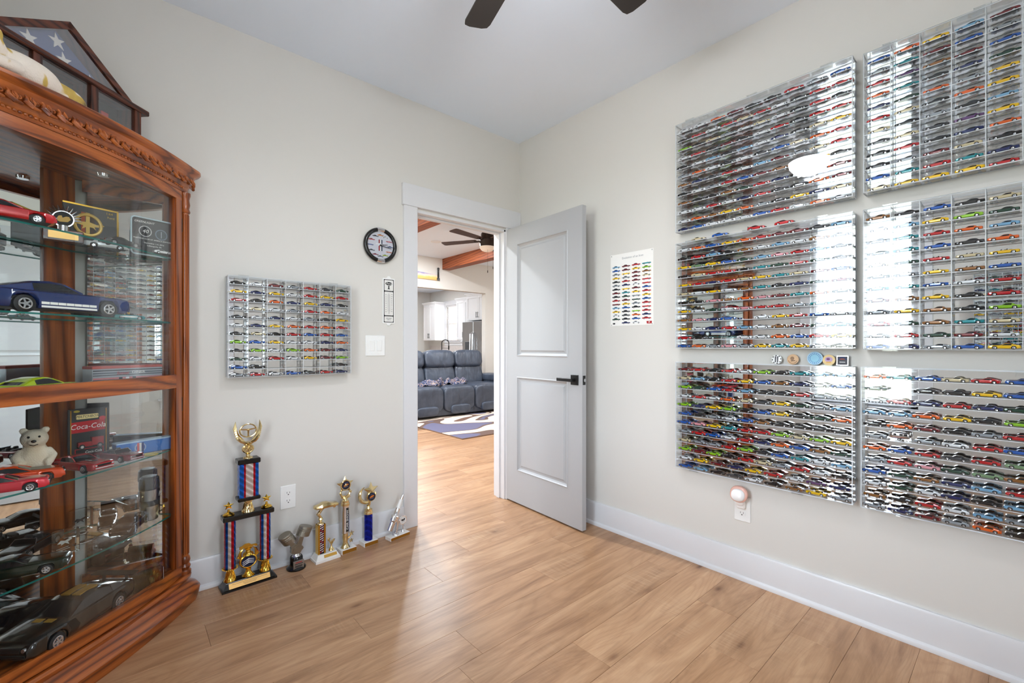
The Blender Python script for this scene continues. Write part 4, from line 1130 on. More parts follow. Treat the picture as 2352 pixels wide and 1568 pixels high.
MB().cbox(-.020,-.022,-.018,.020,.0,.020,.006).sell((0,-.022,.022),(.022,.018,.022),.8,None,20,12).build('plug_body', [plain('white_nightlight', (236,232,228), 0.35)], nl)
M = Matrix.Translation((0,-.036,.060)) @ Matrix.Rotation(-.30,4,'X')
MB().sell((0,0,0),(.042,.016,.040),.9,.9,28,14,0,M).build('shade', [plain('blush_shell', (226,176,160), 0.25)], nl)
MB().sell((0,-.009,-.006),(.033,.016,.030),.9,.9,28,14,0,M).build('diffuser', [plain('frosted_diffuser', (232,228,226), 0.3)], nl)

# ================================================================== THINGS ON THE CASE WALL (x = 0)
RW_ = (0,0,-PI/2)
po = thing('car_poster', 'white poster of sixty small cars in four columns', 'poster', (-.0005, -1.021, 1.286), RW_)
pw, ph = .151, .446
MB().box(-pw,-.0012,0,pw,0,ph).build('sheet', [PAPER], po)
PC = ['cbsykskRkrRcywG','RRysrBytGRybkdk','ryRRRwRysGskLob','tLnerrbrybrrrBr']
PC[0] += '.'; PC[1] += 'B'; PC[2] += 'w'; PC[3] += '.'
CONV = {(1,2),(1,6),(2,8),(3,0),(3,4),(3,5),(2,9),(0,10),(2,12),(3,11)}
pl_ = []
for c in range(4):
    for r in range(16):
        k_ = PC[c][r]
        if k_ == '.': continue
        pl_ += car_print(-.108+.0715*c, .362-.0232*r-.004, .060, COLS[k_][1], (c,r) in CONV)
pl_ += [(disc(-.125,.014,.005,16,2.0), (40,40,44), .0004), ([(.108,.007),(.140,.007),(.142,.022),(.106,.022)], (170,30,36), .0004), ([(.116,.013),(.132,.013),(.124,.020)], (230,225,220), .0006)]
print_mesh('printed_cars', pl_, po, (0,-.0013,0))
text('Evolution of an Icon', .0185, (.01,-.0016,.416), FRONT, GREYP, po)
for x in (-pw+.008, pw-.008):
    for z in (.006, ph-.008): MB().sell((x,-.003,z),(.0035,.0025,.0035),1,None,10,6).build('pin', [plain('clear_pin', (190,190,188), 0.2)], po)

# five keepsakes standing on the lower case
def keepsake(label, y, r, face, deco):
    t = thing('challenge_coin', label, 'coin', (-.020, y, 1.0745), RW_, 'keepsakes standing on the lower case')
    M = Matrix.Translation((0,0,r)) @ Matrix.Rotation(-.10,4,'X')
    MB().lathe([(.001,-.0025),(r*.93,-.0025),(r,-.0015),(r,.0015),(r*.93,.0025),(.001,.0025)], 36, 0, (0,0,0), M @ Matrix.Rotation(PI/2,4,'X')).build('disc', [face], t)
    print_mesh('printed_face', deco, t, tuple(M @ Vector((0,-.0027,0))), (-.10,0,0))
    return t
wh_ = (236,234,230); bl_ = (30,30,32)
seg = [(arc((0,0),.0205,a,a+.3,3)+arc((0,0),.0160,a+.3,a,3), bl_, .0002) for a in [i*PI/4 for i in range(8)]]
keepsake('white and black poker chip standing on the lower case', -1.829, .022, WHITEP, seg + [([(x-.003,-.014),(x+.003,-.014),(x+.003,.014),(x-.003,.014)], (90,90,94), .0003) for x in (-.0045,.0045)])
keepsake('plain wooden nickel with dark print on the lower case', -1.896, .0235, plain('pale_wood_disc', (214,176,138), 0.6), [(arc((0,0),.019,PI*1.1,PI*1.9,10)+arc((0,0),.017,PI*1.9,PI*1.1,10), (120,90,66), .0002), (disc(-.002,.004,.009,14,.9), (150,118,92), .0002), ([(-.008,-.009),(.010,-.007),(.010,-.004),(-.008,-.006)], (70,52,40), .0003)])
keepsake('largest keepsake, a light blue round token on the lower case', -1.982, .030, plain('sky_blue_token', (176,208,230), 0.4), [(disc(0,0,.025,32), (110,160,200), .0002), (disc(0,0,.0165,28), (150,202,224), .0003)] + [(disc(.0208*math.cos(a),.0208*math.sin(a),.0022,8), (190,222,238), .0004) for a in [2*PI*i/18 for i in range(18)]])
keepsake('yellow and lilac round token beside the square badge', -2.034, .0235, plain('yellow_token', (236,206,150), 0.5), [(disc(0,.002,.012,20,1.2), (190,160,190), .0002), (disc(-.002,.004,.005,12,1.4), (120,70,120), .0003), ([(-.010,-.012),(.010,-.012),(.008,-.007),(-.008,-.007)], (220,170,90), .0003)])
bd = thing('square_badge', 'square dark picture badge with silver border on the lower case', 'badge', (-.020, -2.083, 1.0745), RW_)
M = Matrix.Translation((0,0,.022)) @ Matrix.Rotation(-.10,4,'X')
MB().cbox(-.0215,-.003,-.0215,.0215,.003,.0215,.001,0,M).build('border', [STEEL], bd)
print_mesh('printed_face', [([(-.018,-.018),(.018,-.018),(.018,.018),(-.018,.018)], (72,72,78), .0001), (arc((0,.0),.016,.3,PI-.3,10)+arc((0,.0),.012,PI-.3,.3,10), (40,56,104), .0003), ([(-.010,.004),(.010,.004),(.006,.008),(-.006,.009)], (150,70,66), .0003), ([(-.010,-.008),(.010,-.008),(.010,-.005),(-.010,-.005)], (210,210,212), .0003)], bd, tuple(M @ Vector((0,-.0031,0))), (-.10,0,0))
# ================================================================== TROPHIES ON THE FLOOR BY THE DOOR WALL
def m_holo(name, stops):
    """foil column: upright stripes around the column with glinting diagonal bands"""
    g = N(name); tc = g.n('ShaderNodeTexCoord'); sp = g.n('ShaderNodeSeparateXYZ', {0: (tc, 'Object')})
    d = g.n('ShaderNodeMath', {0: g.n('ShaderNodeMath', {0: (sp, 'X'), 1: (sp, 'Y')}, operation='ADD'), 1: (sp, 'Z')}, operation='ADD')
    w = g.n('ShaderNodeTexWave', {'Vector': g.n('ShaderNodeCombineXYZ', {0: d}), 'Scale': 9.0, 'Distortion': 1.0})
    c = g.mix((w, 1), tuple(x*.82 for x in stops[:3])+(1,), tuple(min(1,x*1.2) for x in stops[:3])+(1,))
    return g.done(g.pbr(c, g.ramp((w, 1), [(0,(.12,)*3+(1,)),(1,(.30,)*3+(1,))]), 0.75, 0.5))
FRED = m_holo('red_foil', srgb(170, 18, 34)); FBLUE = m_holo('blue_foil', srgb(22, 92, 190)); FSILV = m_holo('silver_foil', srgb(206, 204, 204))
FROYAL = m_holo('royal_blue_foil', srgb(14, 30, 150)); BRASSP = plain('brushed_brass_plate', (226, 178, 108), 0.35, 0.6); BRASSD = plain('dark_brass_plate', (176, 122, 40), 0.35, 0.6)

def riser(m, x, y, z, h, r0, r1, mi=0):
    m.lathe([(r0*1.02,0),(r0,.006),(r0*.74,h*.3),(r1*.86,h*.75),(r1,h-.004),(r1,h)], 20, mi, (x,y,z))
    for k in range(9):
        a = 2*PI*k/9
        m.tube([(x+(r0*.95*(1-t)+r1*.86*t)*.96*math.cos(a+1.2*t), y+(r0*.95*(1-t)+r1*.86*t)*.96*math.sin(a+1.2*t), z+.004+(h-.01)*t) for t in (0,.35,.7,1)], .0022, 5, mi)

def star_fig(m, x, y, z, R, mi=0, M=None):
    p = star(R, .45)
    n = len(p)
    vs_ = [(x+q[0], y, z+q[1]) for q in p] + [(x, y-R*.28, z), (x, y+R*.28, z)]
    fs = [(i,(i+1)%n,n) for i in range(n)] + [((i+1)%n,i,n+1) for i in range(n)]
    m.add(vs_, fs, mi, M)

# tall twin-column trophy ------------------------------------------------
tw = thing('tall_trophy', 'tall red white and blue twin-column trophy topped by winged steering wheel', 'trophy', (-1.868, -.085, 0), (0,0,math.radians(2)))
tw.scale = (1, 1, .865)
bw = .118
base = [(-bw,-.050,0),(bw,-.050,0),(bw,.038,0),(-bw,.038,0)]
m = MB()
def ringb(z, i): return [(-bw+i,-.050+i,z),(bw-i,-.050+i,z),(bw-i,.038-i*.6,z),(-bw+i,.038-i*.6,z)]
m.loft([ringb(0,0), ringb(.010,0), ringb(.012,.006), ringb(.040,.020), ringb(.042,.022)]).build('plinth', [BLACKP], tw)
M = Matrix.Translation((0,-.0385,.026)) @ Matrix.Rotation(math.radians(-27),4,'X')
MB().box(-.088,-.0012,-.0135,.088,.0,.0135,0,M).build('name_plate', [BRASSP], tw)
for i, (w_, z) in enumerate(((.15,.006),(.06,-.001),(.05,-.007))): MB().box(-w_/2,-.0016,z-.0007,w_/2,-.0011,z+.0007,0,M).build('engraving', [INK], tw)
for x in (-.076,.076):
    m = MB(); riser(m, x, 0, .042, .062, .026, .016); m.lathe([(.016,0),(.030,.003),(.031,.008),(.016,.010)], 24, 0, (x,0,.104))
    for k in range(22): m.sell((x+.031*math.cos(2*PI*k/22), .031*math.sin(2*PI*k/22), .110), (.0032,)*3, 1, None, 6, 4)
    m.build('column_foot', [GOLD], tw)
    cl = obj('column', None, tw, (x,0,.114))
    for k in range(12):
        a0 = 2*PI*k/12; a1 = a0+2*PI/12
        q = [(.0245*math.cos(a), .0245*math.sin(a)) for a in (a0,(a0+a1)/2,a1)]
        MB().add([(p[0],p[1],0) for p in q]+[(p[0],p[1],.262) for p in q], [(0,1,4,3),(1,2,5,4)]).build('foil_stripe', [(FRED,FBLUE,FSILV)[k%3]], cl)
MB().cbox(-.110,-.034,.376,.110,.034,.404,.004).build('bridge', [BLACKP], tw)
for x in (-.082,.082):
    m = MB(); m.lathe([(.023,0),(.025,.004),(.020,.010),(.012,.014),(.006,.020),(.005,.032)], 16, 0, (x,0,.404))
    star_fig(m, x, 0, .456, .024); m.build('star_figure', [GOLD], tw)
m = MB(); riser(m, 0, 0, .404, .060, .028, .017); m.lathe([(.017,0),(.026,.004),(.026,.008),(.017,.010)], 20, 0, (0,0,.462)); m.build('upper_riser', [PGOLD], tw)
MB().cbox(-.049,-.034,.472,.049,.034,.492,.004).build('upper_bridge', [BLACKP], tw)
uc = obj('upper_column', None, tw, (0,0,.492))
us = [(-.042,-.023,FBLUE),(-.023,-.015,FRED),(-.015,.017,FSILV),(.017,.026,FRED),(.026,.040,FBLUE)]
MB().box(-.040,-.024,0,.040,.024,.186).build('core', [FBLUE], uc)
for a, b, mt in us: MB().box(max(a,-.042),-.0275,0,b,-.023,.186).build('foil_stripe', [mt], uc)
MB().cbox(-.049,-.034,.678,.049,.034,.706,.004).build('cap', [BLACKP], tw)
m = MB(); m.lathe([(.022,0),(.020,.006),(.010,.010),(.009,.022),(.012,.026)], 18, 0, (0,0,.706))
m.torus((0,0,.758), .021, .0065, 28, 8, 'y').cyl((0,-.006,.758),(0,.006,.758),.018,n=20).cyl((0,-.008,.758),(0,.008,.758),.006,n=12)
for k in range(5): m.cyl((0,-.0085,.758),(.017*math.cos(2*PI*k/5),-.0085,.758+.017*math.sin(2*PI*k/5)),.0025,n=6)
m.lathe([(.006,0),(.014,.010),(.020,.018),(.004,.022)], 14, 0, (0,0,.778))
m.build('wheel_ornament', [PGOLD], tw)
for s_ in (-1,1):
    m = MB()
    for k in range(6):
        t = k/5
        a = Vector((s_*(.004+.008*t), 0, .786)); b = Vector((s_*(.030+.018*t), .002*k-.004, .802+.008*k)); c = Vector((s_*(.046+.010*t), .002*k-.004, .822+.011*k))
        m.tube([a, b, c, c+Vector((-s_*.004*t,0,.014+.005*k))], [.007,.009,.008,.0008], 6)
    m.build('wing', [PGOLD], tw)
m = MB(); m.torus((0,-.004,.862), .036, .0038, 40, 8, 'y').sell((0,-.004,.866),(.008,.005,.007),1,None,12,8)
for a in (PI*.92, PI*.08, -PI/2): m.tube([(0,-.004,.866),(.035*math.cos(a),-.004,.862+.035*math.sin(a))], [.005,.003], 6)
m.build('steering_wheel', [PGOLD], tw)
# medallion between the columns
md = obj('medallion', None, tw, (0,-.006,.042))
m = MB(); m.lathe([(.026,0),(.028,.004),(.018,.014),(.011,.030),(.013,.042)], 20)
m.torus((0,0,.082), .034, .006, 36, 8, 'y').sell((0,.006,.082),(.036,.006,.036),.9,None,24,10)
for s_ in (-1,1):
    for k in range(5): m.tube([(s_*(.030+.001*k),.004,.100+.006*k),(s_*(.044-.003*k),.004,.112+.008*k),(s_*(.036-.004*k),.004,.130+.006*k)], [.005,.006,.001], 6)
m.lathe([(.024,0),(.020,.010),(.012,.016),(.010,.026),(.018,.034),(.010,.038)], 18, 0, (0,.004,.118))
m.build('wreath', [GOLD], md)
print_mesh('checkered_disc', [(disc(0,0,.031,28), (22,30,60), 0)] + [([(-.026+.004*i,-.012+.004*i+j*.010),(.0+.003*i,.004-.003*i+j*.010),(.024,-.004+j*.010),(.024,-.001+j*.010),(.0+.003*i,.008-.003*i+j*.010),(-.026+.004*i,-.009+.004*i+j*.010)], (206,206,212), .0004+.0001*i) for i in range(2) for j in (-1,0,1)], md, (0,-.006,.082))
MB().prism([(p[0]*.078, .150+p[1]*.11) for p in [(-.5,.06),(-.36,.06),(-.30,.12),(-.22,.06),(.22,.06),(.30,.12),(.36,.06),(.5,.06),(.5,.13),(.44,.17),(.18,.19),(.05,.28),(-.18,.29),(-.36,.20),(-.48,.19)]], -.004, .004, 'y').cyl((0,0,.148),(0,0,.160),.008,n=10).build('car_figure', [GOLD], md)

# twin-piston trophy ------------------------------------------------------
pt = thing('piston_trophy', 'pewter twin-piston trophy on a round black base', 'trophy', (-1.648, -.090, 0), (0,0,math.radians(4)))
pt.scale = (1, 1, .84)
PEW = plain('antique_pewter', (150, 144, 132), 0.36, 0.9, noise=0.1)
MB().lathe([(.046,0),(.047,.008),(.040,.016),(.032,.022),(.031,.070),(.028,.076),(.001,.077)], 32).build('black_base', [BLACKP], pt)
MB().cbox(-.026,-.036,.006,.026,-.029,.060,.001).build('plaque', [BRUSH], pt)
for i, (w_, z, mt) in enumerate(((.032,.050,REDINK),(.040,.041,INK),(.036,.030,INK),(.036,.024,INK),(.022,.017,INK))): MB().box(-w_/2,-.0366,z-.002,w_/2,-.0358,z+.002).build('plaque_print', [mt], pt)
MB().lathe([(.022,.077),(.016,.084),(.014,.092),(.001,.093)], 20).build('neck', [STEEL], pt)
m = MB(); m.prism([(.030*math.cos(a)*(1+.12*math.cos(5*a)), .120+.030*math.sin(a)*(1+.1*math.sin(4*a))) for a in [2*PI*k/22 for k in range(22)]], -.012, .012, 'y'); m.cyl((0,-.016,.120),(0,.016,.120),.018,n=22)
m.build('crank_boss', [PEW], pt)
for s_, tilt, hh in ((-1,.50,.072),(1,-.34,.088)):
    M = Matrix.Translation((s_*.008,-.002,.130)) @ Matrix.Rotation(s_*abs(tilt),4,'Y')
    rod = MB().loft([[(x*.011,y*.006,z) for x,y in ((-1.3,-1),(1.3,-1),(1.3,1),(-1.3,1))] for z in (0,)] + [[(x*.008,y*.005,hh*.8) for x,y in ((-1,-1),(1,-1),(1,1),(-1,1))]], 0, True, True, M).build('connecting_rod', [PEW], pt)
    m = MB().lathe([(.030,0),(.0335,0),(.0335,.030),(.032,.032),(.0335,.034),(.0335,.040),(.032,.042),(.0335,.044),(.0335,.054),(.031,.057),(.001,.057)], 32, 0, (0,0,hh-.020), M)
    m.lathe([(.001,.001),(.030,.001),(.030,.0),(.001,.0)], 24, 0, (0,0,hh+.004), M).cyl((0,-.036,hh+.002),(0,.036,hh+.002),.009,n=16,M=M)
    m.build('piston', [PEW], pt)

# gold race car trophy ---------------------------------------------------
rc = thing('racing_trophy', 'gold race car trophy on checkered column and white base', 'trophy', (-1.497, -.078, 0), (0,0,math.radians(3)))
def rb(z, i): return [(-.066+i,-.046+i,z),(.066-i,-.046+i,z),(.066-i,.040-i,z),(-.066+i,.040-i,z)]
MB().loft([rb(0,0), rb(.012,0), rb(.013,.003), rb(.038,.016)]).build('white_base', [MARBLE], rc)
M = Matrix.Translation((.014,-.0375,.027)) @ Matrix.Rotation(math.radians(-27),4,'X')
MB().box(-.034,-.0012,-.0075,.034,.0003,.0075,0,M).build('name_plate', [plain('gold_label', (206,160,72), 0.4, 0.5)], rc)
c_ = obj('column', None, rc, (-.026,-.004,.038))
MB().box(-.019,-.017,0,.019,.017,.158).build('core', [BLACKP], c_)
for a, b in ((-.0205,-.011),(.011,.0205)): MB().box(a,-.0185,0,b,.0185,.158).build('gold_strip', [GOLD], c_)
ck_ = []
for i in range(13):
    for j in range(2): ck_.append(([(-.010+.010*j,.006+.0118*i+.003*j),(.0+.010*j-.001,.009+.0118*i+.003*j),(.0+.010*j-.001,.0145+.0118*i+.003*j),(-.010+.010*j,.0115+.0118*i+.003*j)], (214,190,196) if (i+j) % 5 else (170,40,60), 0))
print_mesh('checker_print', ck_, c_, (0,-.0176,0))
MB().lathe([(.018,0),(.016,.006),(.007,.010),(.006,.014),(.013,.024),(.010,.034),(.004,.038)], 18, 0, (-.026,-.004,.196)).tube([(-.026,-.004,.230),(-.040,-.004,.250),(-.022,-.004,.272),(-.004,-.004,.282)], [.008,.010,.008,.006], 8).build('arm_figure', [PGOLD], rc)
gc_, gw_, gh_, gs_, _ = CAR['modern', True]
m = MB(); rr = []
for x, y, z0, z1 in ((-.066,.012,.285,.292),(-.060,.024,.283,.299),(-.034,.029,.282,.301),(-.022,.027,.282,.310),(.004,.026,.282,.3115),(.022,.027,.282,.302),(.056,.026,.282,.297),(.066,.014,.285,.290)):
    rr.append([(x+.004, y*a, z0 if b == 0 else z0+(z1-z0)*b) for a, b in ((-.9,0),(.9,0),(1,.4),(.7,.9),(0,1),(-.7,.9),(-1,.4))])
m.loft([r[::-1] for r in rr])
for x in (-.034,.038):
    for s_ in (-1,1): m.cyl((x,s_*.020,.284),(x,s_*.028,.284),.008,n=12)
m.build('gold_car', [PGOLD], rc, (0,-.004,0))
m = MB(); m.lathe([(.016,0),(.013,.006),(.005,.016),(.004,.030),(.009,.036)], 16, 0, (.032,-.004,.038))
star_fig(m, .018, -.004, .100, .012); star_fig(m, .044, -.006, .090, .011); star_fig(m, .032, -.006, .082, .013)
m.tube([(.032,-.004,.070),(.020,-.004,.088),(.018,-.004,.098)], .003, 6).tube([(.032,-.004,.070),(.042,-.004,.080),(.044,-.004,.090)], .003, 6)
m.build('side_figure', [PGOLD], rc)

# chrome carshow column trophy -------------------------------------------
def small_base(t, w_, plate_mat):
    MB().cbox(-w_,-.034,0,w_,.030,.026,.002).build('marble_base', [MARBLE], t)
    MB().box(-w_+.004,-.0352,.003,w_-.002,-.0338,.023).build('name_plate', [plate_mat], t)
cs_ = thing('column_trophy', 'slim chrome car show trophy with star medallion on marble base', 'trophy', (-1.377, -.072, 0), (0,0,math.radians(5)))
small_base(cs_, .044, BRASSD)
m = MB(); m.lathe([(.026,0),(.022,.006),(.013,.030),(.017,.060),(.014,.078),(.020,.084)], 20, 0, (-.008,0,.026)); star_fig(m, .020, -.014, .060, .016); star_fig(m, .024, -.010, .098, .018); m.tube([(.0,0,.06),(.018,-.01,.086),(.022,-.01,.096)], .004, 6)
m.build('star_stem', [PGOLD], cs_)
MB().cyl((-.008,0,.108),(-.008,0,.262),.0215,n=28).build('column', [STEEL], cs_)
lstrip = obj('label_strip', MB().cbox(-.0075,-.0226,-.067,.0075,-.0205,.067,.0006).mesh('label_strip', [INK]), cs_, (-.008,0,.185), (0,0,math.radians(4)))
text('CAR SHOW', .0155, (0,-.0228,0), (PI/2,-PI/2,0), PAPER, lstrip, 'lettering', .0001, 1.35)
m = MB(); m.lathe([(.0235,0),(.0235,.012),(.020,.016),(.020,.026),(.014,.030),(.010,.040),(.018,.044)], 22, 0, (-.008,0,.262)); m.build('gold_collar', [PGOLD], cs_)
m = MB()
for s_ in (-1,1):
    m.tube([(-.008,0,.304),(-.008+s_*.020,0,.316),(-.008+s_*.028,0,.336),(-.008+s_*.024,0,.352)], [.008,.007,.005,.003], 8)
    star_fig(m, -.008+s_*.030, -.004, .334, .011)
for k in range(6): m.tube([(-.008,0,.300),(-.008+.030*math.cos(PI*(k+.5)/6),-.006,.304+.018*math.sin(PI*(k+.5)/6))], [.005,.002], 6)
m.torus((-.008,-.004,.376), .026, .005, 32, 8, 'y').sell((-.008,0,.376),(.026,.005,.026),.9,None,20,8)
star_fig(m, -.008, .003, .376, .052); m.build('star_medallion', [PGOLD], cs_)
ME = [(disc(0,0,.0235,26), (26,28,44), 0), ([(-.014,-.002),(-.004,.006),(.010,.008),(.016,.002),(.006,-.004),(-.010,-.007)], (196,110,44), .0003), ([(-.018,-.012),(.012,-.010),(.014,-.008),(-.016,-.010)], (120,120,150), .0003), ([(-.012,.012),(.014,.014),(.012,.016),(-.010,.014)], (90,100,150), .0003)]
print_mesh('medal_print', ME, cs_, (-.008,-.0085,.376))

# blue column trophy ------------------------------------------------------
bt = thing('blue_trophy', 'royal blue column trophy with gold star and moon', 'trophy', (-1.245, -.062, 0), (0,0,math.radians(5)))
small_base(bt, .044, BRASSD)
MB().cyl((0,0,.026),(0,0,.178),.0235,n=28).build('column', [FROYAL], bt)
MB().lathe([(.0255,0),(.0255,.010),(.022,.014),(.022,.026),(.012,.030),(.008,.044),(.012,.050),(.001,.052)], 24, 0, (0,0,.178)).build('gold_collar', [PGOLD], bt)
m = MB(); m.tube([(-.004+.048*math.cos(a), .006, .290+.048*math.sin(a)) for a in [PI*.62+PI*1.15*k/20 for k in range(21)]], [.002+.0095*math.sin(PI*k/20) for k in range(21)], 8)
star_fig(m, .014, -.002, .312, .050); m.torus((.014,-.008,.276), .024, .0045, 30, 8, 'y').sell((.014,-.004,.276),(.024,.005,.024),.9,None,20,8).tube([(.036,0,.27),(.046,0,.284),(.042,0,.30)], [.006,.007,.001], 8).cyl((.004,0,.228),(.010,0,.256),.007,n=10)
m.build('star_and_moon', [PGOLD], bt)
print_mesh('medal_print', ME, bt, (.014,-.0130,.276))

# spark plug trophy --------------------------------------------------------
sp_ = thing('spark_plug_trophy', 'chrome spark plug trophy leaning on a white base', 'trophy', (-1.070, -.088, 0), (0,0,math.radians(9)))
MB().cbox(-.072,-.030,0,.066,.028,.022,.002).build('marble_base', [MARBLE], sp_)
MB().box(-.070,-.0312,.003,.064,-.0298,.019).build('name_plate', [BRASSD], sp_)
M = Matrix.Translation((-.060,0,.056)) @ Matrix.Rotation(math.radians(27),4,'Y')
m = MB().lathe([(.008,-.004),(.017,0),(.018,.050),(.021,.054),(.024,.058),(.024,.072),(.026,.074),(.026,.086),(.020,.090),(.016,.096),(.014,.132),(.012,.134)], 24, 0, (0,0,0), M)
m.build('plug_shell', [STEEL], sp_)
m = MB()
pr_ = []
for k in range(5): pr_ += [(.0135-.0008*k,.134+.010*k),(.0115-.0008*k,.139+.010*k)]
m.lathe(pr_+[(.009,.186)], 20, 0, (0,0,0), M).build('insulator', [WHITEP], sp_)
MB().lathe([(.0075,.184),(.0075,.216),(.006,.220),(.001,.2205)], 16, 0, (0,0,0), M).build('terminal', [STEEL], sp_)
MB().tube([(-.030,0,.118),(-.012,0,.110),(-.004,0,.085),(-.010,0,.050),(-.018,0,.024)], [.010,.010,.009,.009,.012], 12).lathe([(.022,0),(.020,.006),(.010,.010)], 16, 0, (-.018,0,.022)).build('bent_support', [STEEL], sp_)
m = MB(); m.torus((.036,0,.092), .025, .003, 32, 6, 'y').lathe([(.010,0),(.008,.008),(.003,.014),(.003,.046)], 14, 0, (.036,0,.022)); m.build('medal_stand', [STEEL], sp_)
print_mesh('medal_print', [(disc(0,0,.024,26), (226,226,226), 0), ([(-.014,.004),(-.006,.009),(0,.003),(.007,.010),(.015,.008),(.010,-.004),(-.010,-.005)], (46,46,48), .0003), ([(-.010,-.012),(.010,-.010),(.010,-.008),(-.010,-.010)], (110,110,112), .0003)], sp_, (.036,-.002,.092))
# ================================================================== CORNER CURIO CABINET
# local x = along the front (l), local y = -s (towards the room corner), z up; origin in the room corner
cab = thing('curio_cabinet', 'honey oak corner curio cabinet with glass door and mirrored back', 'cabinet', (ROOM_W, 0, 0), (0,0,PI/4))
RB = 1.8
def bow(s0, l): return s0 - l*l/(2*RB)
def outline(s0, half, end_r, back, n=24):
    """closed plan outline: bowed front with rounded ends, straight returns to the walls"""
    pts = []
    for i in range(n+1):
        l = -half + 2*half*i/n
        pts.append((l, -bow(s0, l)))
    # rounded right end
    l0, s0_ = half, bow(s0, half)
    for i in range(1, 7):
        a = i/6*math.radians(80)
        pts.append((l0 + end_r*math.sin(a), -(s0_ - end_r*(1-math.cos(a)))))
    le, se = pts[-1][0], -pts[-1][1]
    k = le + .035                                     # keep clear of both room walls: s - |l| >= .035
    if se > k: pts.append((le, -k))
    b = .10
    pts += [(b, -(b+.035)), (-b, -(b+.035))]
    left = [(-p[0], p[1]) for p in pts[n+1:-2]][::-1]
    return pts + left
def plate_from(outl, z0, z1): return MB().prism(outl, z0, z1)
def ringo(s0, half, er, z): return [(p[0], p[1], z) for p in outline(s0, half, er, 0)]
# base mouldings
m = MB()
steps = [(z, s+.04, h_+.04, e_) for z, s, h_, e_ in [(0.0,.590,.375,.075),(.030,.598,.380,.080),(.052,.602,.382,.080),(.070,.592,.376,.074),(.084,.572,.366,.062),(.098,.562,.360,.055),(.108,.572,.366,.058),(.120,.575,.366,.058),(.128,.566,.362,.052)]]
m.loft([ringo(s, h_, e_, z) for z, s, h_, e_ in steps])
m.build('base_moulding', [OAK_X], cab)
pt_ = outline(.588, .392, .045, 0)
MB().prism(pt_, .128, .165).build('cabinet_floor', [OAK_X], cab)
MB().prism(pt_, 1.842, 1.866).build('cabinet_roof', [OAK_X], cab)
# cornice
m = MB()
steps = [(z, s+.04, h_+.04, e_) for z, s, h_, e_ in [(1.852,.556,.356,.050),(1.862,.562,.360,.052),(1.870,.562,.360,.052),(1.878,.568,.362,.055),(1.930,.588,.372,.068),(1.938,.600,.378,.074),(1.946,.606,.380,.078),(1.956,.606,.380,.078),(1.962,.598,.376,.074)]]
m.loft([ringo(s, h_, e_, z) for z, s, h_, e_ in steps])
m.build('cornice', [OAK_X], cab)
# carved scrolls and a bead row on the cornice, each its own carving
scr = MB()
scr.tube([(.021*math.cos(a)*(1-k/26), 0, .021*math.sin(a)*(1-k/26)) for k, a in [(k, -.6+2*PI*1.25*k/22) for k in range(23)]], [.0042*(1-k/30) for k in range(23)], 6)
scr.tube([(.018,.0,-.006),(.030,.002,-.018),(.036,.0,-.006),(.030,0,.012)], [.005,.006,.005,.003], 6).tube([(-.020,0,.006),(-.026,0,-.010),(-.012,0,-.021),(.006,0,-.022)], [.003,.005,.0055,.003], 6)
scr_me = scr.mesh('carved_scroll', [OAK_X])
bead_me = MB().sell((0,0,0), (.0062,.004,.005), .9, None, 10, 6).mesh('bead', [OAK_X])
for i in range(22):
    l = -.44 + .88*i/21
    er = max(0, abs(l)-.41)
    s_ = bow(.624, min(abs(l), .412)) - er*1.1
    obj('carved_scroll', scr_me, cab, (l, -s_+.001, 1.905), (-.36, 0, l/RB), (1.08, 1.2, 1.12))
for i in range(60):
    l = -.385 + .77*i/59
    obj('bead', bead_me, cab, (l, -bow(.603, l), 1.866), (0,0,l/RB))
# corner columns with capital and foot
for s_ in (-1, 1):
    l = s_*.424; sc = bow(.570, .412)+.014
    p = obj('corner_column', None, cab, (l, -sc, 0))
    m = MB(); m.lathe([(.0165,.205),(.0165,1.765)], 20)
    m.build('shaft', [OAK_Z], p)
    m = MB()
    for k in range(12): m.cyl((.0155*math.cos(2*PI*k/12), .0155*math.sin(2*PI*k/12), .215), (.0155*math.cos(2*PI*k/12), .0155*math.sin(2*PI*k/12), 1.755), .0033, n=6)
    m.build('fluting', [OAK_Z], p)
    MB().lathe([(.020,1.762),(.023,1.768),(.021,1.776),(.0185,1.782),(.022,1.800),(.019,1.822),(.021,1.834),(.024,1.842),(.024,1.853)], 20).build('capital', [OAK_Z], p)
    MB().lathe([(.026,.126),(.026,.140),(.020,.146),(.024,.160),(.019,.172),(.023,.188),(.021,.200),(.017,.207)], 20).build('column_foot', [OAK_Z], p)
    # side return from column to wall
    MB().box(min(s_*.392,s_*.412), -(sc-.014), .128, max(s_*.392,s_*.412), -(.412+.055), 1.86).build('side_return', [OAK_Z], cab)
# bowed door
def arc_slab(s0, d, l0, l1, z0, z1, n=16):
    rings = []
    for i in range(n+1):
        l = l0+(l1-l0)*i/n; a = -bow(s0, l)
        rings.append([(l,a,z0),(l,a+d,z0),(l,a+d,z1),(l,a,z1)])
    return MB().loft(rings)
dr = obj('glass_door', None, cab)
arc_slab(.596,.024,-.390,.390,1.808,1.850).build('top_rail', [OAK_X], dr)
arc_slab(.596,.024,-.390,.390,.132,.182).build('bottom_rail', [OAK_X], dr)
arc_slab(.596,.024,-.352,.352,.976,1.034).build('middle_rail', [OAK_X], dr)
for s_ in (-1, 1):
    a, b = sorted((s_*.390, s_*.350))
    arc_slab(.596,.024,a,b,.182,1.808,3).build('stile', [OAK_Z], dr)
    a, b = sorted((s_*.350, s_*.342))
    arc_slab(.590,.014,a,b,.182,1.808,2).build('glazing_bead', [OAK_Z], dr)
for z0, z1 in ((.182,.976),(1.034,1.808)):
    arc_slab(.584,.004,-.343,.343,z0,z1,14).build('door_glass', [GLASS], dr)
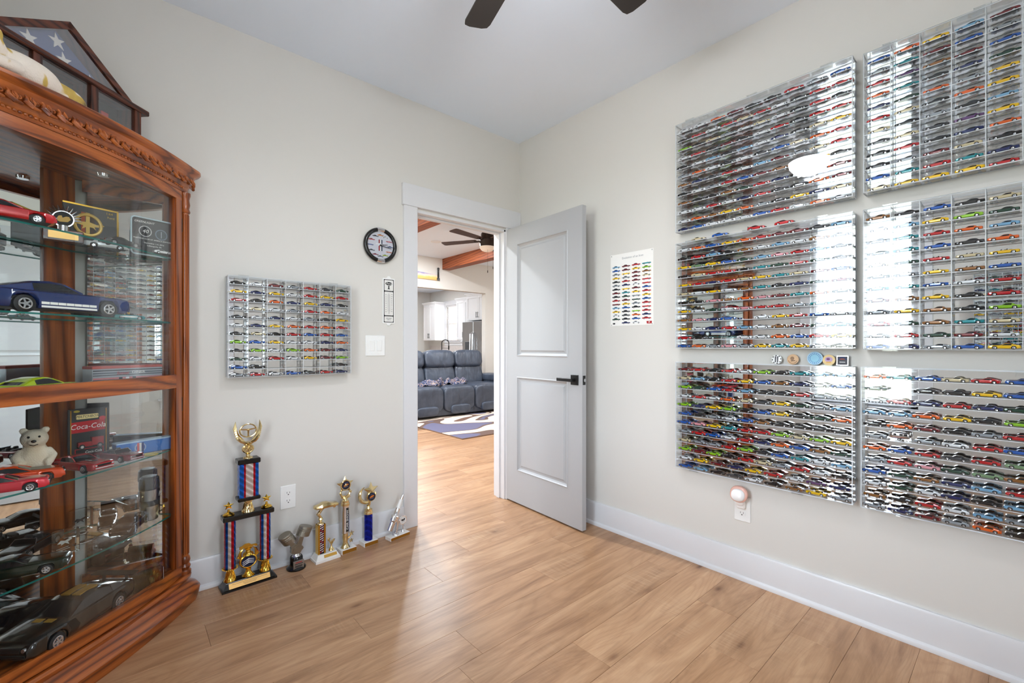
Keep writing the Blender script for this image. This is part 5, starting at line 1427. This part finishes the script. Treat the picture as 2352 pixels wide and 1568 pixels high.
for z in (.26, .90, 1.70):
    MB().cyl((.393,-bow(.592,.393),z-.03),(.393,-bow(.592,.393),z+.03),.004,n=10).build('hinge', [BLACKM], dr)
# mirrored backs: right wall panel, left wall panel, flat one across the corner, with oak posts
def wallpanel(s_, a, b, z0, z1, name, mat, off=.040, th=.006):
    """upright panel parallel to a room wall (s_=+1 door wall), a..b = distance from the corner along that wall"""
    k = math.sqrt(.5)
    def P(u, v): return (s_*(u-v)*k, -(u+v)*k)        # u along wall, v out of wall
    q = [P(a,off), P(b,off), P(b,off-th), P(a,off-th)]
    return MB().prism(q if s_ < 0 else q[::-1], z0, z1).build(name, [mat], cab)
for s_ in (-1, 1):
    wallpanel(s_, .357, .602, .21, 1.80, 'mirror_panel', MIRROR)
    wallpanel(s_, .602, .657, .165, 1.842, 'back_stile', OAK_Z, .046, .016)
    wallpanel(s_, .342, .657, .165, .215, 'back_rail', OAK_X, .047, .016)
    wallpanel(s_, .342, .657, 1.795, 1.842, 'back_rail', OAK_X, .047, .016)
    wallpanel(s_, .342, .657, .965, 1.005, 'back_rail', OAK_X, .047, .016)
MB().box(-.150,-.246,.165,.085,-.240,1.842).build('corner_mirror', [MIRROR], cab)
MB().box(.085,-.254,.165,.200,-.240,1.842).build('back_post', [OAK_Z], cab)
MB().box(-.200,-.254,.165,-.150,-.240,1.842).build('back_post', [OAK_Z], cab)
# glass shelves
def shelf_outline():
    f_ = [(l, -bow(.565, l)) for l in [-.375+.75*i/16 for i in range(17)]]
    return f_ + [(.375,-.440),(.215,-.280),(.175,-.262),(-.175,-.262),(-.215,-.280),(-.375,-.440)]
SHELF = [1.545, 1.265, .985, .705, .415]
for z in SHELF:
    so_ = shelf_outline(); m = MB().prism(so_, z-.006, z); m.m = [0,0]+[1]*len(so_)
    m.build('glass_shelf', [GLASS, GLASS_EDGE], cab)
# small lamp under the roof
MB().lathe([(.001,1.832),(.018,1.832),(.021,1.842),(.001,1.842)], 20, 0, (.16,-.42,0)).build('cabinet_lamp', [STEEL], cab)

# ---------------------------------------------------------------- contents
kq = math.sqrt(.5)
def LS(l, s, z): return (-2.743 + (s+l)*kq, -(s-l)*kq, z)
def face_dir(dl, ds):          # heading of a direction given in (l, s)
    return math.atan2(-(ds-dl)*kq, (ds+dl)*kq)
def ccar(label, kind, code, L, l, s, z, d, rgb=None):
    return make_car(label, kind, code, L, LS(l, s, z+.0004), face_dir(*d), True, 'model cars in the curio cabinet', rgb)
def on_front(l): return face_dir(1, 0)

ccar('glossy red model sports car on the top glass shelf', 'modern', 'r', .225, -.268, .455, 1.545, (.86,.50), (186,16,26))
ccar('small black model car on the top glass shelf by the cards', 'coupe', 'k', .12, .085, .492, 1.545, (.93,.3))
ccar('white model coupe at the back of the top glass shelf', 'coupe', 'w', .135, .135, .375, 1.545, (.8,.6))
bl = ccar('large navy model fastback with white rocker stripes', 'fastback', 'B', .41, -.110, .435, 1.265, (.985,.17), (26,48,104))
for s_ in (-1, 1):
    for i in range(7):
        MB().box(-.19+.055*i, min(s_*.196,s_*.199), .072, -.19+.055*i+.051, max(s_*.196,s_*.199), .092).build('rocker_stripe', [PAPER], bl)
    MB().box(-.19, min(s_*.196,s_*.1985), .046, .195, max(s_*.196,s_*.1985), .062).build('rocker_panel', [WHITEP], bl)
for y in (-.045,.045): MB().box(.20,y-.022,.180,.40,y+.022,.1835,0,Matrix.Rotation(.06,4,'Y') @ Matrix.Translation((-.012,0,.013))).build('hood_stripe', [PAPER], bl)
tl = ccar('small teal and white toy convertible on the second glass shelf', 'convertible', 't', .105, .165, .44, 1.265, (.93,.36))
for s_ in (-1,1): MB().sell((-.05,s_*.193,.115),(.30,.006,.035),1,None,16,6).build('side_cove', [WHITEP], tl)
for x, y in ((.0,.06),(.0,-.06),(-.1,0)): MB().lathe([(.03,.15),(.035,.20),(.02,.23),(.028,.25),(.026,.28),(.001,.30)], 10, 0, (x,y,0)).build('figure', [plain('yellow_toy_figure', (226,176,30), 0.4)], tl)
lm = ccar('lime green model car with black panels on the middle shelf', 'modern', 'L', .25, -.155, .435, .985, (.97,-.2), (190,214,20))
for s_ in (-1,1): MB().box(-.12,min(s_*.199,s_*.202),.075,.10,max(s_*.199,s_*.202),.15).build('door_panel', [BLACKP], lm)
ccar('pink red model coupe at the front of the fourth shelf', 'modern', 'r', .205, -.275, .462, .705, (.72,.69), (206,44,60))
orr = ccar('orange model coupe with black roof on the fourth shelf', 'modern', 'o', .23, -.195, .40, .705, (.80,.60), (226,74,20))
MB().box(.12,-.11,.190,.36,.11,.1935,0,Matrix.Rotation(.055,4,'Y') @ Matrix.Translation((-.01,0,.012))).build('hood_stripe', [BLACKP], orr)
dk = ccar('dark red model fastback showing its grille on the fourth shelf', 'fastback', 'R', .21, -.020, .440, .705, (-.12,.99), (150,18,26))
MB().cbox(.14,-.05,.172,.30,.05,.196,.01).build('hood_scoop', [BLACKP], dk)
ccar('maroon model convertible with raised boot on the fourth shelf', 'convertible', 'R', .185, .118, .442, .705, (-.1,.99), (118,22,38))
ccar('black model convertible at the back of the fifth shelf', 'convertible', 'k', .22, -.05, .275, .415, (-.93,.3))
ccar('dark green model fastback with spoked wheels on the fifth shelf', 'fastback', 'G', .235, -.205, .43, .415, (.62,.78), (20,38,28))
ccar('black model coupe with amber lamps on the fifth shelf', 'modern', 'k', .20, .165, .448, .415, (-.86,.42))
ec = ccar('black model car with lifted hood on the fifth shelf', 'coupe', 'k', .15, .185, .33, .415, (-.6,.55))
MB().box(.16,-.16,.19,.44,.16,.205,0,Matrix.Translation((.16,0,.19)) @ Matrix.Rotation(-.7,4,'Y') @ Matrix.Translation((-.16,0,-.19))).build('open_hood', [BLACKP], ec)
bg = ccar('large black model car with gold stripes on the cabinet floor', 'modern', 'k', .40, -.075, .455, .165, (-.995,.08), (22,20,18))
GS = plain('gold_stripe', (176,134,52), 0.3, 0.3)
for y in (-.048,.048):
    MB().box(.19,y-.036,.186,.46,y+.036,.189,0,Matrix.Translation((.19,0,.187)) @ Matrix.Rotation(.10,4,'Y') @ Matrix.Translation((-.19,0,-.187)) @ Matrix.Translation((0,0,.004))).build('hood_stripe', [GS], bg)
    MB().box(-.18,y-.034,.268,-.01,y+.034,.2875).build('roof_stripe', [GS], bg)
MB().box(-.50,-.20,.245,-.42,.20,.256).box(-.475,-.12,.18,-.455,-.10,.25).box(-.475,.10,.18,-.455,.12,.25).build('rear_wing', [BLACKP], bg)
ccar('second large black model car behind the gold-striped one', 'modern', 'k', .30, -.135, .292, .165, (-.97,.24), (16,16,17))

# carded and boxed toys
def upright(name, label, cat, l, s, z, d, group=None):
    """thing whose local x runs along direction d (l,s), local -y faces the door glass"""
    return thing(name, label, cat, LS(l, s, z), (0,0,face_dir(*d)), group)
cd = upright('carded_toy', 'black and gold carded toy with wheel emblem on the top shelf', 'toy package', .105, .345, 1.545, (.92,.40))
MB().cbox(-.085,-.002,0,.085,.002,.165,.001).build('card', [INK], cd)
for b in ((.079,-.003,0,.085,.003,.165),(-.085,-.003,.159,.085,.003,.165)): MB().box(*b).build('gold_border', [GOLD], cd)
m = MB(); m.torus((-.012,-.004,.088), .040, .006, 40, 8, 'y'); m.build('emblem_ring', [plain('antique_gold_print', (206,172,92), 0.4, 0.3)], cd)
eb = [([(x-.006,.040),(x+.006,.040),(x+.006,.136),(x-.006,.136)], c, .0002) for x, c in ((-.026,(150,70,40)),(-.012,(206,172,92)),(.002,(70,50,30)))]
eb.append(([(-.058,.096),(-.044,.104),(-.030,.098),(-.006,.100),(.016,.094),(.032,.098),(.040,.094),(.026,.086),(.008,.084),(.014,.070),(.004,.080),(-.014,.082),(-.030,.070),(-.026,.084),(-.046,.088)], (206,172,92), .0010))
print_mesh('emblem_print', eb, cd, (0,-.0022,0))
text('Ford', .012, (.060,-.0024,.132), FRONT, GOLD, cd); text('1:64', .013, (.055,-.0024,.148), FRONT, GOLD, cd); text('LTD EDITION', .012, (-.01,-.0024,.016), FRONT, GOLD, cd)
gl_ = upright('carded_toy', 'dark grey blister card with white printing on the top shelf', 'toy package', .265, .452, 1.545, (.9,.42))
oc = rrect(-.075,0,.075,.155,.014)
MB().prism(oc, -.0015, .0015, 'y').build('card', [plain('charcoal_card', (62,62,64), 0.5)], gl_)
m = MB(); m.tube([(p[0]*1.02, -.006, p[1]) for p in oc], .0035, 6, 0, True, True); m.build('blister_edge', [plain('clear_blister', (196,214,222), 0.15)], gl_)
text('GREENLIGHT', .0120, (-.030,-.0022,.138), FRONT, PAPER, gl_, shear=.3)
print_mesh('round_seals', [(disc(-.026,.100,.023,26), (206,206,206), .0002), (disc(-.026,.100,.020,26), (62,62,64), .0003), (disc(.032,.096,.023,26), (120,134,146), .0002), (disc(.032,.096,.019,26), (74,80,88), .0003), ([(.030,.082),(.034,.082),(.034,.110),(.030,.110)], (150,156,164), .0004)], gl_, (0,-.0016,0))
text('40', .022, (-.026,-.0022,.100), FRONT, PAPER, gl_, shear=.25)
text('MUSTANG CLUB OF AMERICA EDITION', .0076, (0,-.0022,.068), FRONT, PAPER, gl_); text('September 1-4, 2016', .0085, (.006,-.0022,.052), FRONT, PAPER, gl_); text('Indianapolis, IN', .0085, (.006,-.0022,.041), FRONT, PAPER, gl_)
make_car('tiny white car in the dark grey blister card', 'fastback', 'w', .066, LS(.265+.022, .452+.025, 1.557), face_dir(.9,.42), False)

pq = thing('horse_plaque', 'silver sunburst award with gold horses on a wooden plaque', 'award', LS(.0, .345, 1.545), (0,0,face_dir(.7,.5)))
MB().cbox(-.055,-.012,0,.055,.016,.045,.003).build('plaque_base', [WALNUT], pq)
MB().box(-.040,-.0135,.010,.040,-.0118,.036).build('name_plate', [BRASSP], pq)
m = MB(); m.cyl((0,.004,.085),(0,-.004,.085),.030,n=28)
for k in range(13):
    a = PI*k/12; m.tube([(.030*math.cos(a),0,.085+.030*math.sin(a)),(.052*math.cos(a),0,.085+.052*math.sin(a))], [.005,.001], 6)
m.cyl((0,0,.04),(0,0,.06),.016,n=14); m.build('sunburst', [STEEL], pq)
print_mesh('horse_relief', [(disc(0,0,.027,26), (24,22,22), 0), ([(-.020,-.006),(-.012,.010),(-.004,.012),(-.002,.004),(.008,.010),(.016,.010),(.020,.0),(.012,-.010),(-.010,-.012)], (214,172,92), .0006)], pq, (0,-.0045,.085))

dn = upright('diner_box', 'silver toy diner box with red stripes on the middle shelf', 'toy package', .165, .425, .985, (.97,.25))
MB().cbox(-.125,-.030,0,.125,.030,.092,.002).build('box', [plain('silver_card', (168,172,180), 0.3, 0.4)], dn)
MB().cbox(-.126,-.031,.084,.126,.031,.096,.002).build('red_roof', [plain('faded_red_roof', (176,84,78), 0.5)], dn)
pr_ = [([(-.124,z),(.124,z),(.124,z+h_),(-.124,z+h_)], c, .0002) for z, h_, c in ((.076,.004,(60,60,66)),(.066,.004,(90,96,108)),(.058,.003,(70,72,80)),(.044,.006,(206,130,134)),(.034,.006,(206,130,134)),(.040,.003,(70,72,80)),(.028,.003,(70,72,80)))]
for i in range(6):
    for j in range(3):
        if (i+j) % 2: pr_.append(([(-.05+.012*i,.020+.010*j),(-.038+.012*i,.020+.010*j),(-.038+.012*i,.030+.010*j),(-.05+.012*i,.030+.010*j)], (40,46,60) if i % 3 else (226,228,232), .0005))
print_mesh('stripe_print', pr_, dn, (0,-.0304,0))
text('Sunset', .016, (-.026,-.0312,.066), FRONT, REDINK, dn, shear=.3); text('DINER', .013, (.032,-.0312,.068), FRONT, PAPER, dn, sx=1.3)

cc_ = upright('carded_toy', 'black and red cola delivery truck card on the fourth shelf', 'toy package', .118, .318, .705, (.9,.42))
cc_.scale = (1, 1, 1.12)
MB().cbox(-.062,-.003,0,.062,.003,.185,.002).build('card', [INK], cc_)
for b in ((.052,-.0045,.0,.055,.0,.180),(-.055,-.0045,.0,-.052,.0,.180)): MB().box(*b).build('gold_line', [BRASSD], cc_)
print_mesh('card_print', [(rrect(-.038,.148,.030,.164,.004), (236,214,150), .0003), ([(-.055,.100),(.050,.104),(.050,.142),(-.055,.138)], (186,20,32), .0002), ([(-.042,.010),(.046,.010),(.046,.044),(-.042,.044)], (170,24,34), .0002), ([(-.039,.013),(.043,.013),(.043,.041),(-.039,.041)], (28,24,24), .0004), (disc(.042,.146,.007,16,1.5), (206,40,48), .0005), (disc(-.036,.176,.004,14,2.4), (190,170,60), .0003)], cc_, (0,-.0032,0))
text('MATCHBOX', .0125, (-.004,-.0040,.156), FRONT, INK, cc_, shear=.25); text('Coca-Cola', .025, (-.002,-.0040,.121), FRONT, PAPER, cc_, shear=.2); text('Coca-Cola', .012, (.014,-.0040,.030), FRONT, PAPER, cc_, shear=.2)
tk = MB(); tk.box(-.036,-.020,.052,.006,-.004,.068).box(.004,-.022,.054,.040,-.003,.082)
tko = tk.build('toy_truck', [plain('truck_red', (150,30,34), 0.3)], cc_)
for x in (-.026,.028): MB().cyl((x,-.024,.052),(x,-.003,.052),.009,n=16,mi=0).cyl((x,-.0245,.052),(x,-.024,.052),.005,n=12,mi=1).build('truck_wheel', [RUBBER, RIM], cc_)

bx = upright('pony_tin', 'long blue tin box with striped round emblem on the fourth shelf', 'tin box', .252, .425, .705, (.90,.43))
MB().cbox(-.100,-.022,0,.100,.022,.055,.003).build('tin', [BLUEP], bx)
MB().cbox(-.101,-.023,.050,.101,.023,.057,.002).build('lid', [plain('pale_blue_lid', (170,200,226), 0.3)], bx)
print_mesh('emblem_print', [(disc(-.02,.028,.020,26), (150,170,196), .0002), (disc(-.02,.028,.016,26), (40,92,170), .0003)] + [([(x-.0035,.008),(x+.0035,.008),(x+.0035,.048),(x-.0035,.048)], c, .0005) for x, c in ((-.028,(190,50,46)),(-.020,(226,222,214)),(-.012,(40,50,100)))], bx, (0,-.0224,0))
ds_ = thing('small_dish', 'flat yellow-rimmed blue disc lying on the fourth shelf', 'dish', LS(.205, .500, .7052))
MB().lathe([(.001,.001),(.022,.001),(.026,.005),(.025,.006),(.022,.003),(.001,.003)], 26).build('dish', [plain('yellow_rim_dish', (206,190,110), 0.35)], ds_)

# plain white plush bear
FUR = None
def m_fur(name, a, b):
    g = N(name); tc = g.n('ShaderNodeTexCoord')
    n = g.n('ShaderNodeTexNoise', {'Vector': (tc, 'Object'), 'Scale': 260.0, 'Detail': 4.0})
    n2 = g.n('ShaderNodeTexNoise', {'Vector': (tc, 'Object'), 'Scale': 14.0})
    return g.done(g.pbr(g.ramp((n2, 0), [(0.3, srgb(*a)), (0.7, srgb(*b))]), 0.95, 0, 0.1, g.bump((n, 0), 0.7, 0.004)))
be = thing('plush_bear', 'seated cream white plush bear on the fourth shelf', 'plush toy', LS(-.085, .335, .705), (0,0,face_dir(.75,.66)))
def fuse(m, name, mat, parent, vox=.0035):
    o_ = m.build(name, [mat], parent, sharp=None)
    r_ = o_.modifiers.new('fuse', 'REMESH'); r_.mode = 'VOXEL'; r_.voxel_size = vox; r_.use_smooth_shade = True
    s_ = o_.modifiers.new('soften', 'SMOOTH'); s_.iterations = 8; s_.factor = .5
    return o_
m = MB()
m.sell((0,0,.050),(.042,.038,.052),.9,None,20,12).sell((0,.002,.088),(.032,.030,.030),1,None,18,10)
m.sell((0,-.006,.128),(.036,.034,.033),1,None,20,12).sell((0,-.036,.120),(.016,.018,.013),1,None,16,10)
for s_ in (-1,1):
    m.sell((s_*.027,.004,.156),(.012,.008,.012),1,None,12,8)
    m.tube([(s_*.030,-.002,.086),(s_*.046,-.016,.066),(s_*.038,-.034,.050)], [.014,.013,.012], 12)
    m.sell((s_*.036,-.038,.048),(.013,.013,.013),1,None,12,8)
    m.tube([(s_*.024,-.008,.022),(s_*.034,-.040,.018),(s_*.036,-.062,.018)], [.020,.017,.016], 12)
    m.sell((s_*.037,-.066,.022),(.016,.012,.020),1,None,12,8)
fuse(m, 'bear_body', m_fur('cream_plush', (226,206,176), (240,230,212)), be)
for s_ in (-1,1): MB().sell((s_*.013,-.037,.138),(.0035,.003,.004),1,None,10,6).build('eye', [BLACKP], be)
MB().sell((0,-.054,.125),(.007,.004,.005),1,None,12,6).build('nose', [BLACKP], be)
MB().tube([(-.010,-.048,.113),(0,-.053,.110),(.010,-.048,.113)], .0012, 6).build('mouth', [BLACKP], be)

# acrylic keepsake blocks, mug, oval plates, coin tubes
for nm, l, s, a in (('clear acrylic block etched with a running horse', -.055, .42, (.95,.3)), ('clear acrylic block with a dark picture by the back mirror', .135, .268, (.95,.3))):
    t = upright('acrylic_block', nm, 'award', l, s, .415, a)
    MB().cbox(-.034,-.014,.0005,.034,.014,.088,.003).build('block', [m_clear('thick_acrylic', (.93,.95,.95,1), False, 1.4)], t)
    print_mesh('etching', [([(-.022,.040),(-.012,.050),(.0,.046),(.016,.052),(.020,.046),(.008,.040),(.012,.030),(.0,.038),(-.012,.032),(-.010,.038)], (226,224,218) if l < 0 else (40,44,52), .0), ([(-.024,.020),(.010,.022),(.010,.024),(-.024,.022)], (216,214,210), 0), ([(-.020,.014),(.014,.016),(.014,.018),(-.020,.016)], (216,214,210), 0)], t, (0,.006,0))
mg = thing('travel_mug', 'steel travel mug with blue side and black lid on the fifth shelf', 'mug', LS(.268, .435, .415))
MB().lathe([(.028,0),(.031,.004),(.033,.10),(.034,.130),(.030,.134),(.001,.134)], 32).build('mug_body', [BRUSH], mg)
MB().lathe([(.0345,.062),(.0350,.063),(.0352,.084),(.0345,.085)], 32).build('grip_band', [plain('dark_grip', (58,58,60), 0.6)], mg)
MB().lathe([(.035,.132),(.036,.140),(.034,.178),(.026,.186),(.001,.187)], 32).build('lid', [plain('grey_lid', (66,64,64), 0.4)], mg)
sd = MB()
q = [(.0362*math.cos(a), .0362*math.sin(a)) for a in [face_dir(.9,.5)+(-.5+1.0*i/8) for i in range(9)]]
sd.loft([[(p[0],p[1],.010+.118*j/4) for j in range(5)] for p in q], 0, False, False); sd.build('blue_panel', [plain('deep_blue_enamel', (16,44,110), 0.25)], mg)
text('M', .030, tuple(Vector((.0385*math.cos(face_dir(.35,.94)), .0385*math.sin(face_dir(.35,.94)), .108))), (PI/2, 0, face_dir(.35,.94)+PI/2), PAPER, mg, shear=.3)
for nm, l, s, dd in (('small chrome oval name badge lying on the fifth shelf', .035, .395, (.9,.3)), ('chrome and black oval badge by the mirror on the fifth shelf', .085, .300, (.8,.5))):
    t = upright('oval_badge', nm, 'badge', l, s, .4155, dd)
    MB().sell((0,0,.004),(.038,.016,.004),.7,1,24,8).build('oval', [STEEL], t)
    MB().sell((0,0,.0062),(.032,.012,.0030),.7,1,24,8).build('inlay', [BLACKP], t)
cn = upright('coin_box', 'clear box of coin rolls lying on the cabinet floor', 'coin box', .195, .478, .1655, (.9,.43))
for i, (y, z) in enumerate(((-.018,.019),(.018,.019),(0.0,.050))):
    rl = obj('coin_roll', None, cn, (0,y,z))
    m = MB()
    for k in range(26): m.lathe([(.0005,0),(.0150,0),(.0156,.0008),(.0150,.0017),(.0005,.0017)], 18, 0 if k < 20 else 1, (0,0,.0028+.0036*k-.048), Matrix.Rotation(PI/2,4,'Y'))
    m.build('coins', [plain('old_brass_coin', (176,140,84), 0.35, 0.8), plain('copper_coin', (196,104,60), 0.35, 0.7)], rl)
MB().cbox(-.056,-.038,.0,.056,.038,.070,.002).build('clear_case', [m_clear('thin_clear_box', (.97,.98,.98,1), False, 1.0)], cn)

# ---------------------------------------------------------------- on top of the cabinet
TOPZ = 1.962
fg = thing('flag_case', 'walnut triangular flag display case on the cabinet top', 'flag case', LS(-.02, .352, TOPZ), (0,0,PI/4))
d0, d1 = -.045, .045
MB().cbox(-.300,d0,.0,.300,d1,.016,.003).build('base_board', [WALNUT], fg)
MB().cbox(-.324,d0-.008,.200,.324,d1,.222,.004).build('ledge', [WALNUT], fg)
for x in (-.290,-.105,.090,.275): MB().box(x-.014,d0,.016,x+.014,d1,.200).build('upright', [WALNUT_Z], fg)
MB().box(-.290,d1-.012,.016,.290,d1-.004,.200).build('back_panel', [plain('black_felt', (26,24,26), 0.95)], fg)
for a, b in ((-.276,-.119),(-.091,.076),(.104,.261)): MB().box(a,d0+.006,.018,b,d0+.009,.198).build('window_pane', [PANE], fg)
for i in range(2): MB().box(.135+.05*i,d1-.016,.05,.165+.05*i,d1-.012,.16).build('ribbon', [REDINK], fg)
A = Vector((0, .384)); R_ = Vector((.252,.222)); L_ = Vector((-.252,.222))
def beam(p, q, wid, name):
    d = (q-p).normalized(); nrm = Vector((-d.y, d.x))
    if nrm.y > 0: nrm = -nrm
    poly = [p, q, q+nrm*wid, p+nrm*wid]
    if (poly[1]-poly[0]).cross(poly[2]-poly[1]) < 0: poly = poly[::-1]
    MB().prism([tuple(v) for v in poly], d0, d1, 'y').build(name, [WALNUT], fg)
beam(A, R_, .024, 'gable_board'); beam(L_, A, .024, 'gable_board')
fl = MB().prism([(-.225,.222),(.225,.222),(0,.365)], d1-.030, d1-.010, 'y').build('folded_flag', [plain('navy_flag_cloth', (62,84,138), 0.9, noise=0.05)], fg)
for x, z in ((-.085,.270),(.005,.318),(.030,.262),(.130,.238),(-.150,.236)):
    MB().prism(star(.030,.38,5,PI/2+.25,(x,z)), d1-.0325, d1-.0300, 'y').build('white_star', [PAPER], fl)
MB().prism([(-.22,.222),(.22,.222),(0,.363)], d0+.006, d0+.009, 'y').build('front_glass', [PANE], fg)

CAL = None
g = N('calico_plush'); tc = g.n('ShaderNodeTexCoord')
n1 = g.n('ShaderNodeTexNoise', {'Vector': (tc, 'Object'), 'Scale': 13.0, 'Detail': 2.0, 'Distortion': .8})
n2 = g.n('ShaderNodeTexNoise', {'Vector': (tc, 'Object'), 'Scale': 240.0, 'Detail': 3.0})
CAL = g.done(g.pbr(g.ramp((n1, 0), [(0.0, srgb(236,228,216)), (0.52, srgb(234,222,208)), (0.57, srgb(206,176,96)), (0.66, srgb(190,160,90)), (0.74, srgb(96,92,84))]), 0.95, 0, 0.1, g.bump((n2, 0), 0.7, 0.004)))
pd = thing('plush_toy', 'white and tan plush animal lying on the cabinet top', 'plush toy', LS(-.20, .500, TOPZ), (0,0,face_dir(1,-.02)))
m = MB()
m.sell((-.05,0,.050),(.10,.052,.050),.85,None,24,14).sell((.055,.004,.040),(.085,.042,.040),.9,None,22,12).sell((.125,.004,.024),(.045,.028,.024),.9,None,18,10)
m.sell((-.155,-.004,.070),(.045,.046,.045),1,None,20,12)
for s_ in (-1,1): m.sell((-.15,s_*.036,.105),(.016,.012,.020),1,None,12,8).tube([(-.10,s_*.04,.03),(-.15,s_*.055,.02),(-.20,s_*.052,.018)], [.022,.020,.018], 12)
fuse(m, 'plush_body', CAL, pd, .004)
cdl = thing('letter_card', 'small pale card leaning against the flag case', 'card', LS(.075, .412, TOPZ), (0,0,PI/4))
MB().box(-.045,-.001,0,.045,.001,.06,0,Matrix.Rotation(-.15,4,'X')).build('card', [plain('pale_lilac_card', (206,190,186), 0.7)], cdl)
